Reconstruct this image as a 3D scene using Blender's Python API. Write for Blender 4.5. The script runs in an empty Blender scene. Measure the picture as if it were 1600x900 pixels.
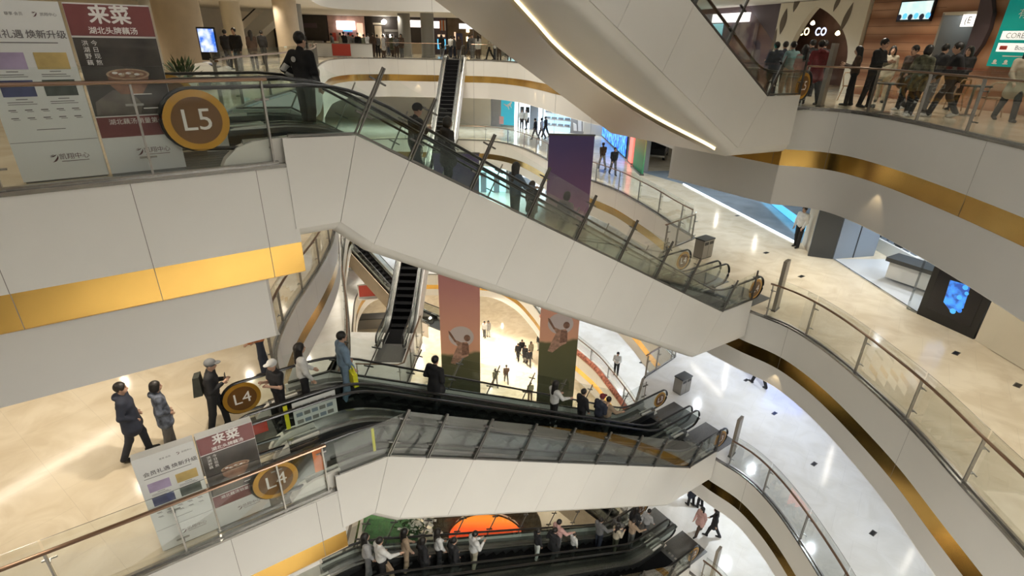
import bpy, bmesh, math, random
import numpy as np
from mathutils import Vector, Matrix, geometry
random.seed(7)
SC = bpy.context.scene
COL = SC.collection
R = math.radians
# ------------------------------------------------------------------ camera
CAMZ = 1.65; FPX = 840.0; PITCH = 25.0; ROLL = 1.27
cp, sp = math.cos(R(PITCH)), math.sin(R(PITCH)); cr, sr = math.cos(R(ROLL)), math.sin(R(ROLL))
fwd = Vector((0, cp, -sp)); rt0 = Vector((1, 0, 0)); up0 = rt0.cross(fwd)
rt = rt0 * cr + up0 * sr; up = up0 * cr - rt0 * sr
CAM = Vector((0, 0, CAMZ))
cam = bpy.data.objects.new('camera', bpy.data.cameras.new('camera')); COL.objects.link(cam)
cam.matrix_world = Matrix(((rt.x, up.x, -fwd.x, 0), (rt.y, up.y, -fwd.y, 0), (rt.z, up.z, -fwd.z, CAMZ), (0, 0, 0, 1)))
cam.data.sensor_width = 36; cam.data.lens = FPX / 1600 * 36; cam.data.clip_start = 0.05; cam.data.clip_end = 300
SC.camera = cam
def ray(px, py): return rt * ((px - 800) / FPX) + up * (-(py - 450) / FPX) + fwd
def at(px, py, z):
    d = ray(px, py); return CAM + d * ((z - CAMZ) / d.z)
def at_plane(px, py, p0, nrm):
    d = ray(px, py); return CAM + d * ((Vector(p0) - CAM).dot(nrm) / d.dot(nrm))
def at_y(px, py, y): return at_plane(px, py, (0, y, 0), Vector((0, 1, 0)))
# ------------------------------------------------------------------ materials
def mat(name, col, rough=0.5, metal=0.0, noise=0.0, scale=3.0, bump=0.0, emit=None, estr=0.0, spec=0.5, coat=0.0):
    m = bpy.data.materials.new(name); m.use_nodes = True; nt = m.node_tree; b = nt.nodes['Principled BSDF']
    b.inputs['Base Color'].default_value = (*col, 1); b.inputs['Roughness'].default_value = rough; b.inputs['Metallic'].default_value = metal
    b.inputs['Specular IOR Level'].default_value = spec
    if coat: b.inputs['Coat Weight'].default_value = coat; b.inputs['Coat Roughness'].default_value = 0.05
    if noise or bump:
        tc = nt.nodes.new('ShaderNodeTexCoord'); nz = nt.nodes.new('ShaderNodeTexNoise'); nz.inputs['Scale'].default_value = scale; nz.inputs['Detail'].default_value = 4
        nt.links.new(tc.outputs['Object'], nz.inputs['Vector'])
        if noise:
            rp = nt.nodes.new('ShaderNodeValToRGB'); e = rp.color_ramp.elements
            e[0].position = .3; e[1].position = .7
            e[0].color = (*[max(0, c * (1 - noise)) for c in col], 1); e[1].color = (*[min(1, c * (1 + noise)) for c in col], 1)
            nt.links.new(nz.outputs['Fac'], rp.inputs['Fac']); nt.links.new(rp.outputs['Color'], b.inputs['Base Color'])
        if bump:
            bp = nt.nodes.new('ShaderNodeBump'); bp.inputs['Strength'].default_value = bump; bp.inputs['Distance'].default_value = .02
            nt.links.new(nz.outputs['Fac'], bp.inputs['Height']); nt.links.new(bp.outputs['Normal'], b.inputs['Normal'])
    if emit:
        b.inputs['Emission Color'].default_value = (*emit, 1); b.inputs['Emission Strength'].default_value = estr
    return m
def glass(name, tint, refl=1.0, rough=0.02):
    m = bpy.data.materials.new(name); m.use_nodes = True; nt = m.node_tree; nt.nodes.clear()
    o = nt.nodes.new('ShaderNodeOutputMaterial'); mx = nt.nodes.new('ShaderNodeMixShader'); t = nt.nodes.new('ShaderNodeBsdfTransparent')
    g = nt.nodes.new('ShaderNodeBsdfGlossy'); f = nt.nodes.new('ShaderNodeFresnel'); f.inputs['IOR'].default_value = 1.5
    t.inputs['Color'].default_value = (*tint, 1); g.inputs['Roughness'].default_value = rough
    mu = nt.nodes.new('ShaderNodeMath'); mu.operation = 'MULTIPLY'; mu.inputs[1].default_value = refl
    nt.links.new(f.outputs['Fac'], mu.inputs[0]); nt.links.new(mu.outputs[0], mx.inputs['Fac'])
    nt.links.new(t.outputs[0], mx.inputs[1]); nt.links.new(g.outputs[0], mx.inputs[2]); nt.links.new(mx.outputs[0], o.inputs['Surface'])
    return m
def marble(name, c1, c2, rough=0.12, tile=1.2):
    m = bpy.data.materials.new(name); m.use_nodes = True; nt = m.node_tree; b = nt.nodes['Principled BSDF']
    tc = nt.nodes.new('ShaderNodeTexCoord'); mp = nt.nodes.new('ShaderNodeMapping'); mp.inputs['Rotation'].default_value = (0, 0, .62)
    br = nt.nodes.new('ShaderNodeTexBrick'); br.offset = .5; br.inputs['Scale'].default_value = 1.0
    br.inputs['Brick Width'].default_value = tile; br.inputs['Row Height'].default_value = tile; br.inputs['Mortar Size'].default_value = .004
    br.inputs['Color1'].default_value = (*c1, 1); br.inputs['Color2'].default_value = (*[a * .975 for a in c1], 1); br.inputs['Mortar'].default_value = (*[a * .86 for a in c1], 1)
    nz = nt.nodes.new('ShaderNodeTexNoise'); nz.inputs['Scale'].default_value = .9; nz.inputs['Detail'].default_value = 6; nz.inputs['Distortion'].default_value = 1.5
    rp = nt.nodes.new('ShaderNodeValToRGB'); rp.color_ramp.elements[0].position = .35; rp.color_ramp.elements[1].position = .65
    rp.color_ramp.elements[0].color = (*[a / max(c1[i], .01) for i, a in enumerate(c2)], 1); rp.color_ramp.elements[1].color = (1, 1, 1, 1)
    mu = nt.nodes.new('ShaderNodeMixRGB'); mu.blend_type = 'MULTIPLY'; mu.inputs['Fac'].default_value = 1
    L = nt.links.new
    L(tc.outputs['Object'], mp.inputs['Vector']); L(mp.outputs[0], br.inputs['Vector']); L(tc.outputs['Object'], nz.inputs['Vector']); L(nz.outputs['Fac'], rp.inputs['Fac'])
    L(br.outputs['Color'], mu.inputs['Color1']); L(rp.outputs['Color'], mu.inputs['Color2']); L(mu.outputs[0], b.inputs['Base Color'])
    b.inputs['Roughness'].default_value = rough
    return m
def wood(name, c1, c2, scale=1.0, rough=.45, axis='Z'):
    m = bpy.data.materials.new(name); m.use_nodes = True; nt = m.node_tree; b = nt.nodes['Principled BSDF']
    tc = nt.nodes.new('ShaderNodeTexCoord'); wv = nt.nodes.new('ShaderNodeTexWave'); wv.bands_direction = axis; wv.inputs['Scale'].default_value = scale
    wv.inputs['Distortion'].default_value = 5; wv.inputs['Detail'].default_value = 3; wv.inputs['Detail Scale'].default_value = .6
    rp = nt.nodes.new('ShaderNodeValToRGB'); rp.color_ramp.elements[0].color = (*c1, 1); rp.color_ramp.elements[1].color = (*c2, 1)
    nt.links.new(tc.outputs['Object'], wv.inputs['Vector']); nt.links.new(wv.outputs['Fac'], rp.inputs['Fac']); nt.links.new(rp.outputs['Color'], b.inputs['Base Color'])
    b.inputs['Roughness'].default_value = rough
    return m
def ramp_mat(name, stops, z0, z1, rough=.5, emit=0.0, axis=2):
    """colours printed along one object axis"""
    m = bpy.data.materials.new(name); m.use_nodes = True; nt = m.node_tree; b = nt.nodes['Principled BSDF']
    tc = nt.nodes.new('ShaderNodeTexCoord'); sx = nt.nodes.new('ShaderNodeSeparateXYZ'); mr = nt.nodes.new('ShaderNodeMapRange')
    mr.inputs[1].default_value = z0; mr.inputs[2].default_value = z1
    rp = nt.nodes.new('ShaderNodeValToRGB'); el = rp.color_ramp.elements
    while len(el) < len(stops): el.new(.5)
    for e, (p, c) in zip(el, stops): e.position = p; e.color = (*c, 1)
    nz = nt.nodes.new('ShaderNodeTexNoise'); nz.inputs['Scale'].default_value = .8; ad = nt.nodes.new('ShaderNodeMath'); ad.operation = 'MULTIPLY_ADD'; ad.inputs[1].default_value = .05
    L = nt.links.new
    L(tc.outputs['Object'], sx.inputs[0]); L(sx.outputs[axis], mr.inputs[0]); L(tc.outputs['Object'], nz.inputs['Vector']); L(nz.outputs['Fac'], ad.inputs[0]); L(mr.outputs[0], ad.inputs[2])
    L(ad.outputs[0], rp.inputs['Fac']); L(rp.outputs['Color'], b.inputs['Base Color']); b.inputs['Roughness'].default_value = rough
    if emit: L(rp.outputs['Color'], b.inputs['Emission Color']); b.inputs['Emission Strength'].default_value = emit
    return m
def glow(name, col, s): return mat(name, col, .4, emit=col, estr=s)
def screen(name, c1, c2, scale, s):
    m = mat(name, c1, .3, noise=.01, scale=scale); nt = m.node_tree; b = nt.nodes['Principled BSDF']
    rp = [n for n in nt.nodes if n.type == 'VALTORGB'][0]; rp.color_ramp.elements[0].color = (*c1, 1); rp.color_ramp.elements[1].color = (*c2, 1)
    rp.color_ramp.elements[0].position = .42; rp.color_ramp.elements[1].position = .6
    nt.links.new(rp.outputs['Color'], b.inputs['Emission Color']); b.inputs['Emission Strength'].default_value = s
    return m
M = dict(
    white=mat('warm_white_panel', (.70, .685, .64), .38, noise=.03, scale=.6), white2=mat('white_soffit', (.69, .675, .64), .5, noise=.02, scale=.5),
    soffit=mat('beige_soffit', (.72, .66, .56), .3, noise=.03, scale=.4),
    gold=mat('gold_mirror', (.60, .37, .10), .18, 1.0, noise=.12, scale=.8), joint=mat('panel_joint', (.22, .20, .18), .7),
    bronze=mat('rose_bronze', (.25, .16, .11), .3, .85), steel=mat('brushed_steel', (.36, .35, .33), .3, .9, noise=.1, scale=20), darksteel=mat('dark_steel', (.16, .155, .145), .3, .8),
    chrome=mat('chrome', (.75, .75, .74), .12, 1.0), rubber=mat('black_handrail', (.012, .012, .012), .28), step=mat('step_grey', (.006, .006, .0065), .75, .0, spec=.1), plate=mat('comb_plate', (.15, .148, .14), .35, .7, noise=.1, scale=30),
    deck=mat('deck_steel', (.30, .295, .28), .26, .9, noise=.08, scale=4), skirt=mat('skirt_grey', (.06, .06, .06), .35, .5),
    glass=glass('clear_glass', (.975, .988, .98), .28), bglass=glass('balustrade_glass', (.935, .968, .955), .4), sglass=glass('shop_glass', (.95, .97, .975), .6),
    floor=marble('cream_marble', (.78, .70, .55), (.66, .57, .42)), floorw=marble('white_marble', (.78, .765, .73), (.70, .68, .63)), ceil=mat('ceiling_white', (.72, .69, .63), .7),
    cream=mat('cream_wall', (.68, .62, .50), .5, noise=.03, scale=1), beige=mat('beige_stone', (.56, .47, .35), .45, noise=.06, scale=2), greywall=mat('grey_wall', (.33, .325, .32), .5, noise=.04), darkwall=mat('dark_wall', (.05, .042, .038), .5, noise=.1),
    darkpanel=mat('charcoal_panel', (.045, .05, .055), .3), bluegrey=mat('blue_grey_panel', (.24, .28, .33), .35), plum=mat('plum_panel', (.09, .065, .08), .5),
    wood=wood('walnut_slats', (.25, .105, .05), (.47, .26, .155), .5), wood2=wood('light_wood', (.34, .22, .13), (.42, .29, .18), 3, axis='X'), black=mat('black_plastic', (.015, .015, .016), .35), paper=mat('white_print', (.74, .745, .72), .45), maroon=mat('maroon_print', (.155, .036, .034), .45),
    dkprint=mat('dark_photo_print', (.045, .037, .03), .45, noise=.5, scale=3), ink=mat('grey_ink', (.16, .15, .15), .6), inkdark=mat('maroon_ink', (.11, .045, .05), .6), wink=mat('white_ink', (.85, .83, .79), .5),
    signgold=mat('sign_gold', (.50, .26, .03), .35, .3), signbrown=mat('sign_brown', (.15, .065, .012), .4), red=mat('red_plastic', (.55, .07, .05), .45), orange=mat('orange_print', (.80, .22, .05), .5), yellow=mat('yellow_bag', (.75, .72, .03), .5),
    green=mat('lawn_green', (.022, .075, .02), .9, noise=.4, scale=9, bump=.6), hedge=mat('hedge_brown', (.075, .055, .03), .9, noise=.5, scale=8), flower=mat('white_petals', (.8, .78, .72), .6), leaf=mat('dark_leaf', (.03, .06, .02), .7, noise=.4, scale=10),
    stone=mat('pylon_taupe', (.27, .24, .20), .4, .2), bin=mat('bin_steel', (.30, .285, .26), .35, .6), tank=mat('planter_white', (.7, .68, .62), .5),
    cove=glow('cove_light', (1.0, .80, .46), 1.7), lampw=glow('lamp_white', (1, .95, .85), 14), lampy=glow('lamp_warm', (1, .78, .42), 14), ledw=glow('led_white', (.80, .92, 1.0), 3.2), blue=glow('blue_light', (.08, .36, 1.0), 1.3), cyan=glow('cyan_light', (.12, .55, .9), .8), redl=glow('red_light', (1, .16, .12), 1.2),
    teal=glow('teal_lightbox', (.0, .24, .205), .38), shopwhite=glow('bright_interior', (.80, .90, 1.0), 1.2), shopwarm=glow('warm_interior', (1.0, .72, .5), .55), tvblue=screen('television_picture', (.55, .78, .80), (.75, .86, .84), 4, .7), lcd=screen('led_screen_picture', (.02, .06, .30), (.05, .26, .75), 3.5, .8), bluewall=screen('blue_video_wall', (.005, .07, .55), (.08, .42, 1.0), 2.5, 1.1),
    greenposter=ramp_mat('green_poster', [(0, (.02, .28, .13)), (.5, (.10, .30, .12)), (1, (.45, .32, .08))], 0, 2.2), tealposter=mat('teal_poster', (.02, .16, .20), .4, emit=(.02, .19, .24), estr=1.2), sun=ramp_mat('sun_panel', [(0, (.75, .06, .02)), (.55, (.85, .09, .015)), (1, (.95, .27, .03))], 0, 1.7, emit=.75),
    lilac=mat('lilac_picture', (.42, .34, .50), .5, noise=.25, scale=3), mustard=mat('mustard_picture', (.52, .38, .14), .5, noise=.25, scale=4), navyp=mat('navy_picture', (.05, .06, .15), .5, noise=.3, scale=5), dgreenp=mat('dark_green_picture', (.06, .075, .065), .5, noise=.4, scale=8),
    soup=mat('soup_bowl_print', (.24, .12, .07), .5, noise=.3, scale=9), food=mat('food_print', (.42, .30, .20), .5, noise=.3, scale=20), greyph=mat('grey_photo_print', (.13, .11, .09), .5, noise=.5, scale=4), bluefloor=mat('blue_grey_floor', (.30, .36, .42), .12, noise=.15, scale=1), whitefloor=mat('pale_floor', (.62, .64, .66), .15), kiosk=mat('kiosk_grey', (.25, .24, .22), .5), cable=mat('steel_cable', (.3, .3, .3), .4, .8))
# ------------------------------------------------------------------ mesh builder
class MB:
    def __init__(s): s.v = []; s.f = []; s.m = []; s.mats = []
    def mi(s, m):
        if m not in s.mats: s.mats.append(m)
        return s.mats.index(m)
    def add(s, vs, fs, m):
        o = len(s.v); k = s.mi(m); s.v += [tuple(v) for v in vs]
        for f in fs: s.f.append([i + o for i in f]); s.m.append(k)
        return s
    def box(s, lo, hi, m, rz=0, piv=None):
        x0, y0, z0 = lo; x1, y1, z1 = hi
        vs = [Vector(p) for p in ((x0, y0, z0), (x1, y0, z0), (x1, y1, z0), (x0, y1, z0), (x0, y0, z1), (x1, y0, z1), (x1, y1, z1), (x0, y1, z1))]
        if rz:
            piv = Vector(piv or (0, 0, 0)); rm = Matrix.Rotation(rz, 3, 'Z'); vs = [rm @ (v - piv) + piv for v in vs]
        return s.add(vs, [(0, 3, 2, 1), (4, 5, 6, 7), (0, 1, 5, 4), (1, 2, 6, 5), (2, 3, 7, 6), (3, 0, 4, 7)], m)
    def hexa(s, a, b, m):  # a,b: matching rings of n points
        n = len(a); return s.add(list(a) + list(b), [tuple(range(n))[::-1], tuple(range(n, 2 * n))] + [(i, (i + 1) % n, n + (i + 1) % n, n + i) for i in range(n)], m)
    def prism(s, poly, z0, z1, m): return s.hexa([(x, y, z0) for x, y in poly], [(x, y, z1) for x, y in poly], m)
    def xz(s, poly, y0, y1, m): return s.hexa([(x, y0, z) for x, z in poly], [(x, y1, z) for x, z in poly], m)  # outline in the x-z plane, thickness along y
    def tube(s, pts, r, m, n=8, rx=None, closed=False):
        pts = [Vector(p) for p in pts]; N = len(pts); rings = []
        for i, p in enumerate(pts):
            a = pts[(i - 1) % N] if (closed or i > 0) else p; b = pts[(i + 1) % N] if (closed or i < N - 1) else p
            t = (b - a).normalized(); h = Vector((0, 0, 1)) if abs(t.z) < .98 else Vector((1, 0, 0))
            sx = t.cross(h).normalized(); sy = sx.cross(t)
            rr = r[i] if isinstance(r, (list, tuple)) else r
            rings.append([p + sx * (math.cos(q) * (rx or rr)) + sy * (math.sin(q) * rr) for q in [2 * math.pi * k / n for k in range(n)]])
        vs = [v for g in rings for v in g]; fs = []
        for i in range(N if closed else N - 1):
            j = (i + 1) % N
            fs += [(i * n + k, i * n + (k + 1) % n, j * n + (k + 1) % n, j * n + k) for k in range(n)]
        if not closed: fs += [tuple(range(n))[::-1], tuple(range((N - 1) * n, N * n))]
        return s.add(vs, fs, m)
    def lathe(s, prof, c, m, n=24):
        cx, cy, cz = c; vs = []; fs = []; k = len(prof)
        for i in range(n):
            q = 2 * math.pi * i / n; vs += [(cx + r * math.cos(q), cy + r * math.sin(q), cz + z) for r, z in prof]
        for i in range(n):
            j = (i + 1) % n; fs += [(i * k + a, j * k + a, j * k + a + 1, i * k + a + 1) for a in range(k - 1)]
        return s.add(vs, fs, m)
    def disc_y(s, c, r, th, m, n=28, rz=None):  # disc facing -y
        cx, cy, cz = c; p = [(cx + r * math.cos(2 * math.pi * i / n), cz + (rz or r) * math.sin(2 * math.pi * i / n)) for i in range(n)]
        return s.xz(p, cy - th / 2, cy + th / 2, m)
    def mesh(s, me): return s
    def build(s, name, parent=None, smooth=False, loc=None, rot=None):
        me = bpy.data.meshes.new(name); me.from_pydata(s.v, [], s.f)
        for m in s.mats: me.materials.append(m)
        for p, k in zip(me.polygons, s.m): p.material_index = k
        bm = bmesh.new(); bm.from_mesh(me); bmesh.ops.recalc_face_normals(bm, faces=bm.faces); bm.to_mesh(me); bm.free()
        if smooth:
            for p in me.polygons: p.use_smooth = True
            try: me.set_sharp_from_angle(angle=R(40))
            except Exception: pass
        o = bpy.data.objects.new(name, me); COL.objects.link(o)
        if parent: o.parent = parent
        if loc: o.location = loc
        if rot: o.rotation_euler = rot
        return o
_tc = {}
def text_geo(txt, size, spacing=1.0):
    k = (txt, spacing)
    if k not in _tc:
        c = bpy.data.curves.new('lettering', 'FONT'); c.body = txt; c.align_x = 'CENTER'; c.align_y = 'CENTER'; c.space_character = spacing; c.resolution_u = 3
        o = bpy.data.objects.new('lettering', c); COL.objects.link(o)
        me = bpy.data.meshes.new_from_object(o.evaluated_get(bpy.context.evaluated_depsgraph_get()))
        _tc[k] = ([v.co.copy() for v in me.vertices], [tuple(p.vertices) for p in me.polygons])
        bpy.data.objects.remove(o); bpy.data.meshes.remove(me)
    return _tc[k]
def put_text(mb, txt, x, y, z, size, m, spacing=1.0, bold=0.0, sx=1.0):
    """lettering standing upright, reading towards -y, centred on x,z"""
    v, f = text_geo(txt, size, spacing)
    offs = [(0, 0)] if not bold else [(0, 0), (bold, 0), (-bold, 0), (0, bold), (0, -bold)]
    for k, (ox, oz) in enumerate(offs): mb.add([(x + p.x * size * sx + ox, y - k * .0004, z + p.y * size + oz) for p in v], f, m)
    return mb
def tag(o, label=None, cat=None, group=None, kind=None):
    if label: o['label'] = label
    if cat: o['category'] = cat
    if group: o['group'] = group
    if kind: o['kind'] = kind
    return o
def thing(name, label, cat, loc=(0, 0, 0), rz=0, group=None):
    o = bpy.data.objects.new(name, None); COL.objects.link(o); o.location = loc; o.rotation_euler = (0, 0, rz); o.empty_display_size = .2
    return tag(o, label, cat, group)
def copy_tree(o, loc=None, label=None, group=None, parent=None, rz=None):
    c = o.copy(); COL.objects.link(c)
    if parent: c.parent = parent
    if loc is not None: c.location = loc
    if rz is not None: c.rotation_euler = (0, 0, rz)
    if label: c['label'] = label
    if group: c['group'] = group
    for ch in list(o.children): copy_tree(ch, parent=c)
    return c
def struct(o): o['kind'] = 'structure'; return o
def catmull(pts, n=6):
    P = [Vector((p[0], p[1])) for p in pts]; P = [P[0] * 2 - P[1]] + P + [P[-1] * 2 - P[-2]]; out = []
    for i in range(1, len(P) - 2):
        for k in range(n):
            t = k / n; a, b, c, d = P[i - 1:i + 3]
            out.append(.5 * (2 * b + (c - a) * t + (2 * a - 5 * b + 4 * c - d) * t * t + (3 * b - a - 3 * c + d) * t ** 3))
    return out + [P[-2]]
def resample(path, step):
    out = [path[0].copy()]; need = step
    for a, b in zip(path[:-1], path[1:]):
        L = (b - a).length; d = 0
        while L - d >= need: d += need; out.append(a.lerp(b, d / L)); need = step
        need -= L - d
    if (out[-1] - path[-1]).length > step * .3: out.append(path[-1].copy())
    else: out[-1] = path[-1].copy()
    return out
def offset(path, d):  # d>0 towards the right-hand side (the void)
    out = []
    for i, p in enumerate(path):
        t = (path[min(i + 1, len(path) - 1)] - path[max(i - 1, 0)]).normalized(); out.append(p + Vector((t.y, -t.x)) * d)
    return out
# ------------------------------------------------------------------ plan of the atrium (one level = 6 m)
A2 = Vector((-3.1, 7.4)); U2 = Vector((10.4, 7.5)).normalized(); N2 = Vector((-U2.y, U2.x)); TH = math.atan2(U2.y, U2.x)
WT = 3.95
def so(s, o, z=0.0): p = A2 + U2 * s + N2 * o; return Vector((p.x, p.y, z))
Af = A2 + N2 * WT
LEFTC = catmull([tuple(Af), (-6.2, 12.2), (-6.65, 14.5), (-6.9, 17.7), (-7.3, 20.5), (-7.95, 23), (-9.3, 27.2), (-10.7, 31.1), (-12, 36), (-12.8, 40), (-12.4, 43.2), (-10, 44.6)], 6)
BACKC = catmull([(-10, 44.6), (-3.5, 44.7), (-1.4, 44.1), (.4, 42), (1.7, 39), (2.5, 36.6), (4.0, 32.9), (5.0, 31), (5.75, 29.5), (6.35, 27.6), (6.87, 25.7), (7.3, 23.6), (7.78, 21.9)], 6)
def near_right(level5):
    if level5: return catmull([(7.75, 15.9), (8.7, 15.6), (9.2, 14.95), (9.42, 13.6), (9.42, 11.8), (9.3, 10), (9.0, 7.5), (8.5, 4), (8, 1)], 6)
    return catmull([(7.5, 15.0), (8.2, 14.15), (8.58, 13.1), (8.78, 11.9), (8.87, 10.5), (8.87, 9.3), (8.75, 7.9), (8.63, 6.3), (8.4, 4), (8, 1)], 6)
def bands(path, z, specs, joint_step, j0=0.0):
    """specs: (z top, z bottom, material, inset) -> panelled fascia strips"""
    pts = resample(path, .25)
    for (za, zb, m, inset) in specs:
        mb = MB(); q = offset(pts, -inset); acc = j0
        vs = []; fs = []
        for p in q: vs += [(p.x, p.y, z + za), (p.x, p.y, z + zb)]
        for i in range(len(q) - 1): fs.append((2 * i, 2 * i + 2, 2 * i + 3, 2 * i + 1))
        mb.add(vs, fs, m)
        d = 0; nxt = joint_step - j0
        for a, b in zip(q[:-1], q[1:]):
            L = (b - a).length
            while joint_step and d + L >= nxt:
                p = a.lerp(b, (nxt - d) / L); t = (b - a).normalized(); nn = Vector((t.y, -t.x))
                c0 = p - t * .004 - nn * .004; c1 = p + t * .004 - nn * .004
                vs2 = []
                for c in (c0, c1): vs2 += [(c.x + nn.x * .007, c.y + nn.y * .007, z + za), (c.x + nn.x * .007, c.y + nn.y * .007, z + zb)]
                mb.add(vs2, [(0, 2, 3, 1)], M['joint']); nxt += joint_step
            d += L
        yield mb
OUT_R, OUT_L, OUT_B = 24.0, -30.0, 72.0
for lv, z in (('six', 6.0), ('five', 0.0), ('four', -6.0), ('three', -12.0), ('two', -18.0)):
    l5 = lv == 'five'
    nr = near_right(l5)
    front = [A2 - U2 * 13, A2.copy()]
    Bf = Vector((5.2, 18.25)) if not l5 else Vector((5.45, 19.1))
    inner = front + LEFTC + BACKC[1:] + [Vector((5.9, 20.1)) if not l5 else Vector((6.3, 20.9)), Bf] + nr
    outer = [Vector((OUT_R, 1)), Vector((OUT_R, OUT_B)), Vector((OUT_L, OUT_B)), Vector((OUT_L, front[0].y))]
    poly = inner + outer
    tris = geometry.tessellate_polygon([[Vector((p.x, p.y, 0)) for p in poly]])
    low = -2.77 if l5 or lv == 'six' else -2.1
    fl = MB().add([(p.x, p.y, z) for p in poly], tris, M['floorw'] if lv in ('three', 'two') else M['floor']).build('floor'); struct(fl)
    for p in fl.data.polygons:
        if p.normal.z < 0: p.flip()
    cpoly = [front[0] + N2 * .45, A2 - U2 * .44 + N2 * .45, A2 - U2 * .3 + N2 * WT] + poly[2:]
    ctris = geometry.tessellate_polygon([[Vector((p.x, p.y, 0)) for p in cpoly]])
    ce = MB().add([(p.x, p.y, z + low) for p in cpoly], ctris, M['ceil']).build('ceiling'); struct(ce)
    rest = LEFTC + BACKC[1:] + [Vector((5.9, 20.1)) if not l5 else Vector((6.3, 20.9)), Bf, nr[0]]
    W, G = (-1.13, -1.60) if l5 or lv == 'six' else (-1.04, -1.47)
    fins = -.45
    lowfront = [front[0] + N2 * .45, A2 - U2 * .44 + N2 * .45, A2 - U2 * .3 + N2 * WT, Af.copy()]
    for nm, path, js, j0, lf in (('front', front, 1.41, .13, lowfront), ('far', rest, 2.2, 0, None), ('near', nr, 4.6, 3.4, None)):
        for k, mb in enumerate(bands(path, z, [(0, W, M['white'], 0), (W, G, M['gold'], .015)], js, j0)): struct(mb.build('trim_%d' % (k + 1), None, nm != 'front'))
        for mb in bands(lf or path, z, [(G - (.05 if lf else 0), low, M['white2'], .0 if lf else .02)], 0): struct(mb.build('trim_3', None, nm != 'front'))
    mbk = MB()  # underside of the stepped-back gold strip
    mbk.add([(*front[0], z + G), (*A2, z + G), (*(A2 + N2 * .6), z + G), (*(front[0] + N2 * .6), z + G)], [(0, 1, 2, 3)], M['soffit']); struct(mbk.build('trim_4'))
    # slim steel nosing at the floor edge
    for path in (front, nr, rest):
        mb = MB(); q = resample(path, .3); a = offset(q, .012); b = offset(q, -.10); vs = []; fs = []
        for p, r in zip(a, b): vs += [(p.x, p.y, z + .02), (r.x, r.y, z + .02), (p.x, p.y, z - .03)]
        for i in range(len(q) - 1): fs += [(3 * i, 3 * i + 1, 3 * i + 4, 3 * i + 3), (3 * i, 3 * i + 3, 3 * i + 5, 3 * i + 2)]
        mb.add(vs, fs, M['deck']); struct(mb.build('trim_5'))
g = MB().add([(-60, -10, -24), (60, -10, -24), (60, 80, -24), (-60, 80, -24)], [(0, 1, 2, 3)], M['floor']).build('floor'); struct(g)
# the viewer's own side of the atrium: the same slabs, carried on behind the camera
near = catmull([(-14, -3.0), (-9, -1.6), (-4, -.6), (0, .35), (4, .1), (7, -.2), (9, .6), (12, 1.0)], 5)
for z in (6.0, 0.0, -6.0, -12.0, -18.0):
    poly = near + [Vector((24, 1)), Vector((24, -9)), Vector((-30, -9)), Vector((-30, -3))]; tr_ = geometry.tessellate_polygon([[Vector((p.x, p.y, 0)) for p in poly]])
    struct(MB().add([(p.x, p.y, z) for p in poly], tr_, M['floorw']).build('floor')); low = -2.77 if z >= 0 else -2.1
    struct(MB().add([(p.x, p.y, z + low) for p in poly], tr_, M['ceil']).build('ceiling'))
    for k, mb in enumerate(bands(near[::-1], z, [(0, -1.1, M['white'], 0), (-1.1, -1.55, M['gold'], .015), (-1.55, low, M['white2'], .02)], 0)): struct(mb.build('trim_%d' % (k + 1), None, True))
struct(MB().box((-30, -9.3, -24), (24, -9, 9), M['greywall']).build('wall_near'))
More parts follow.
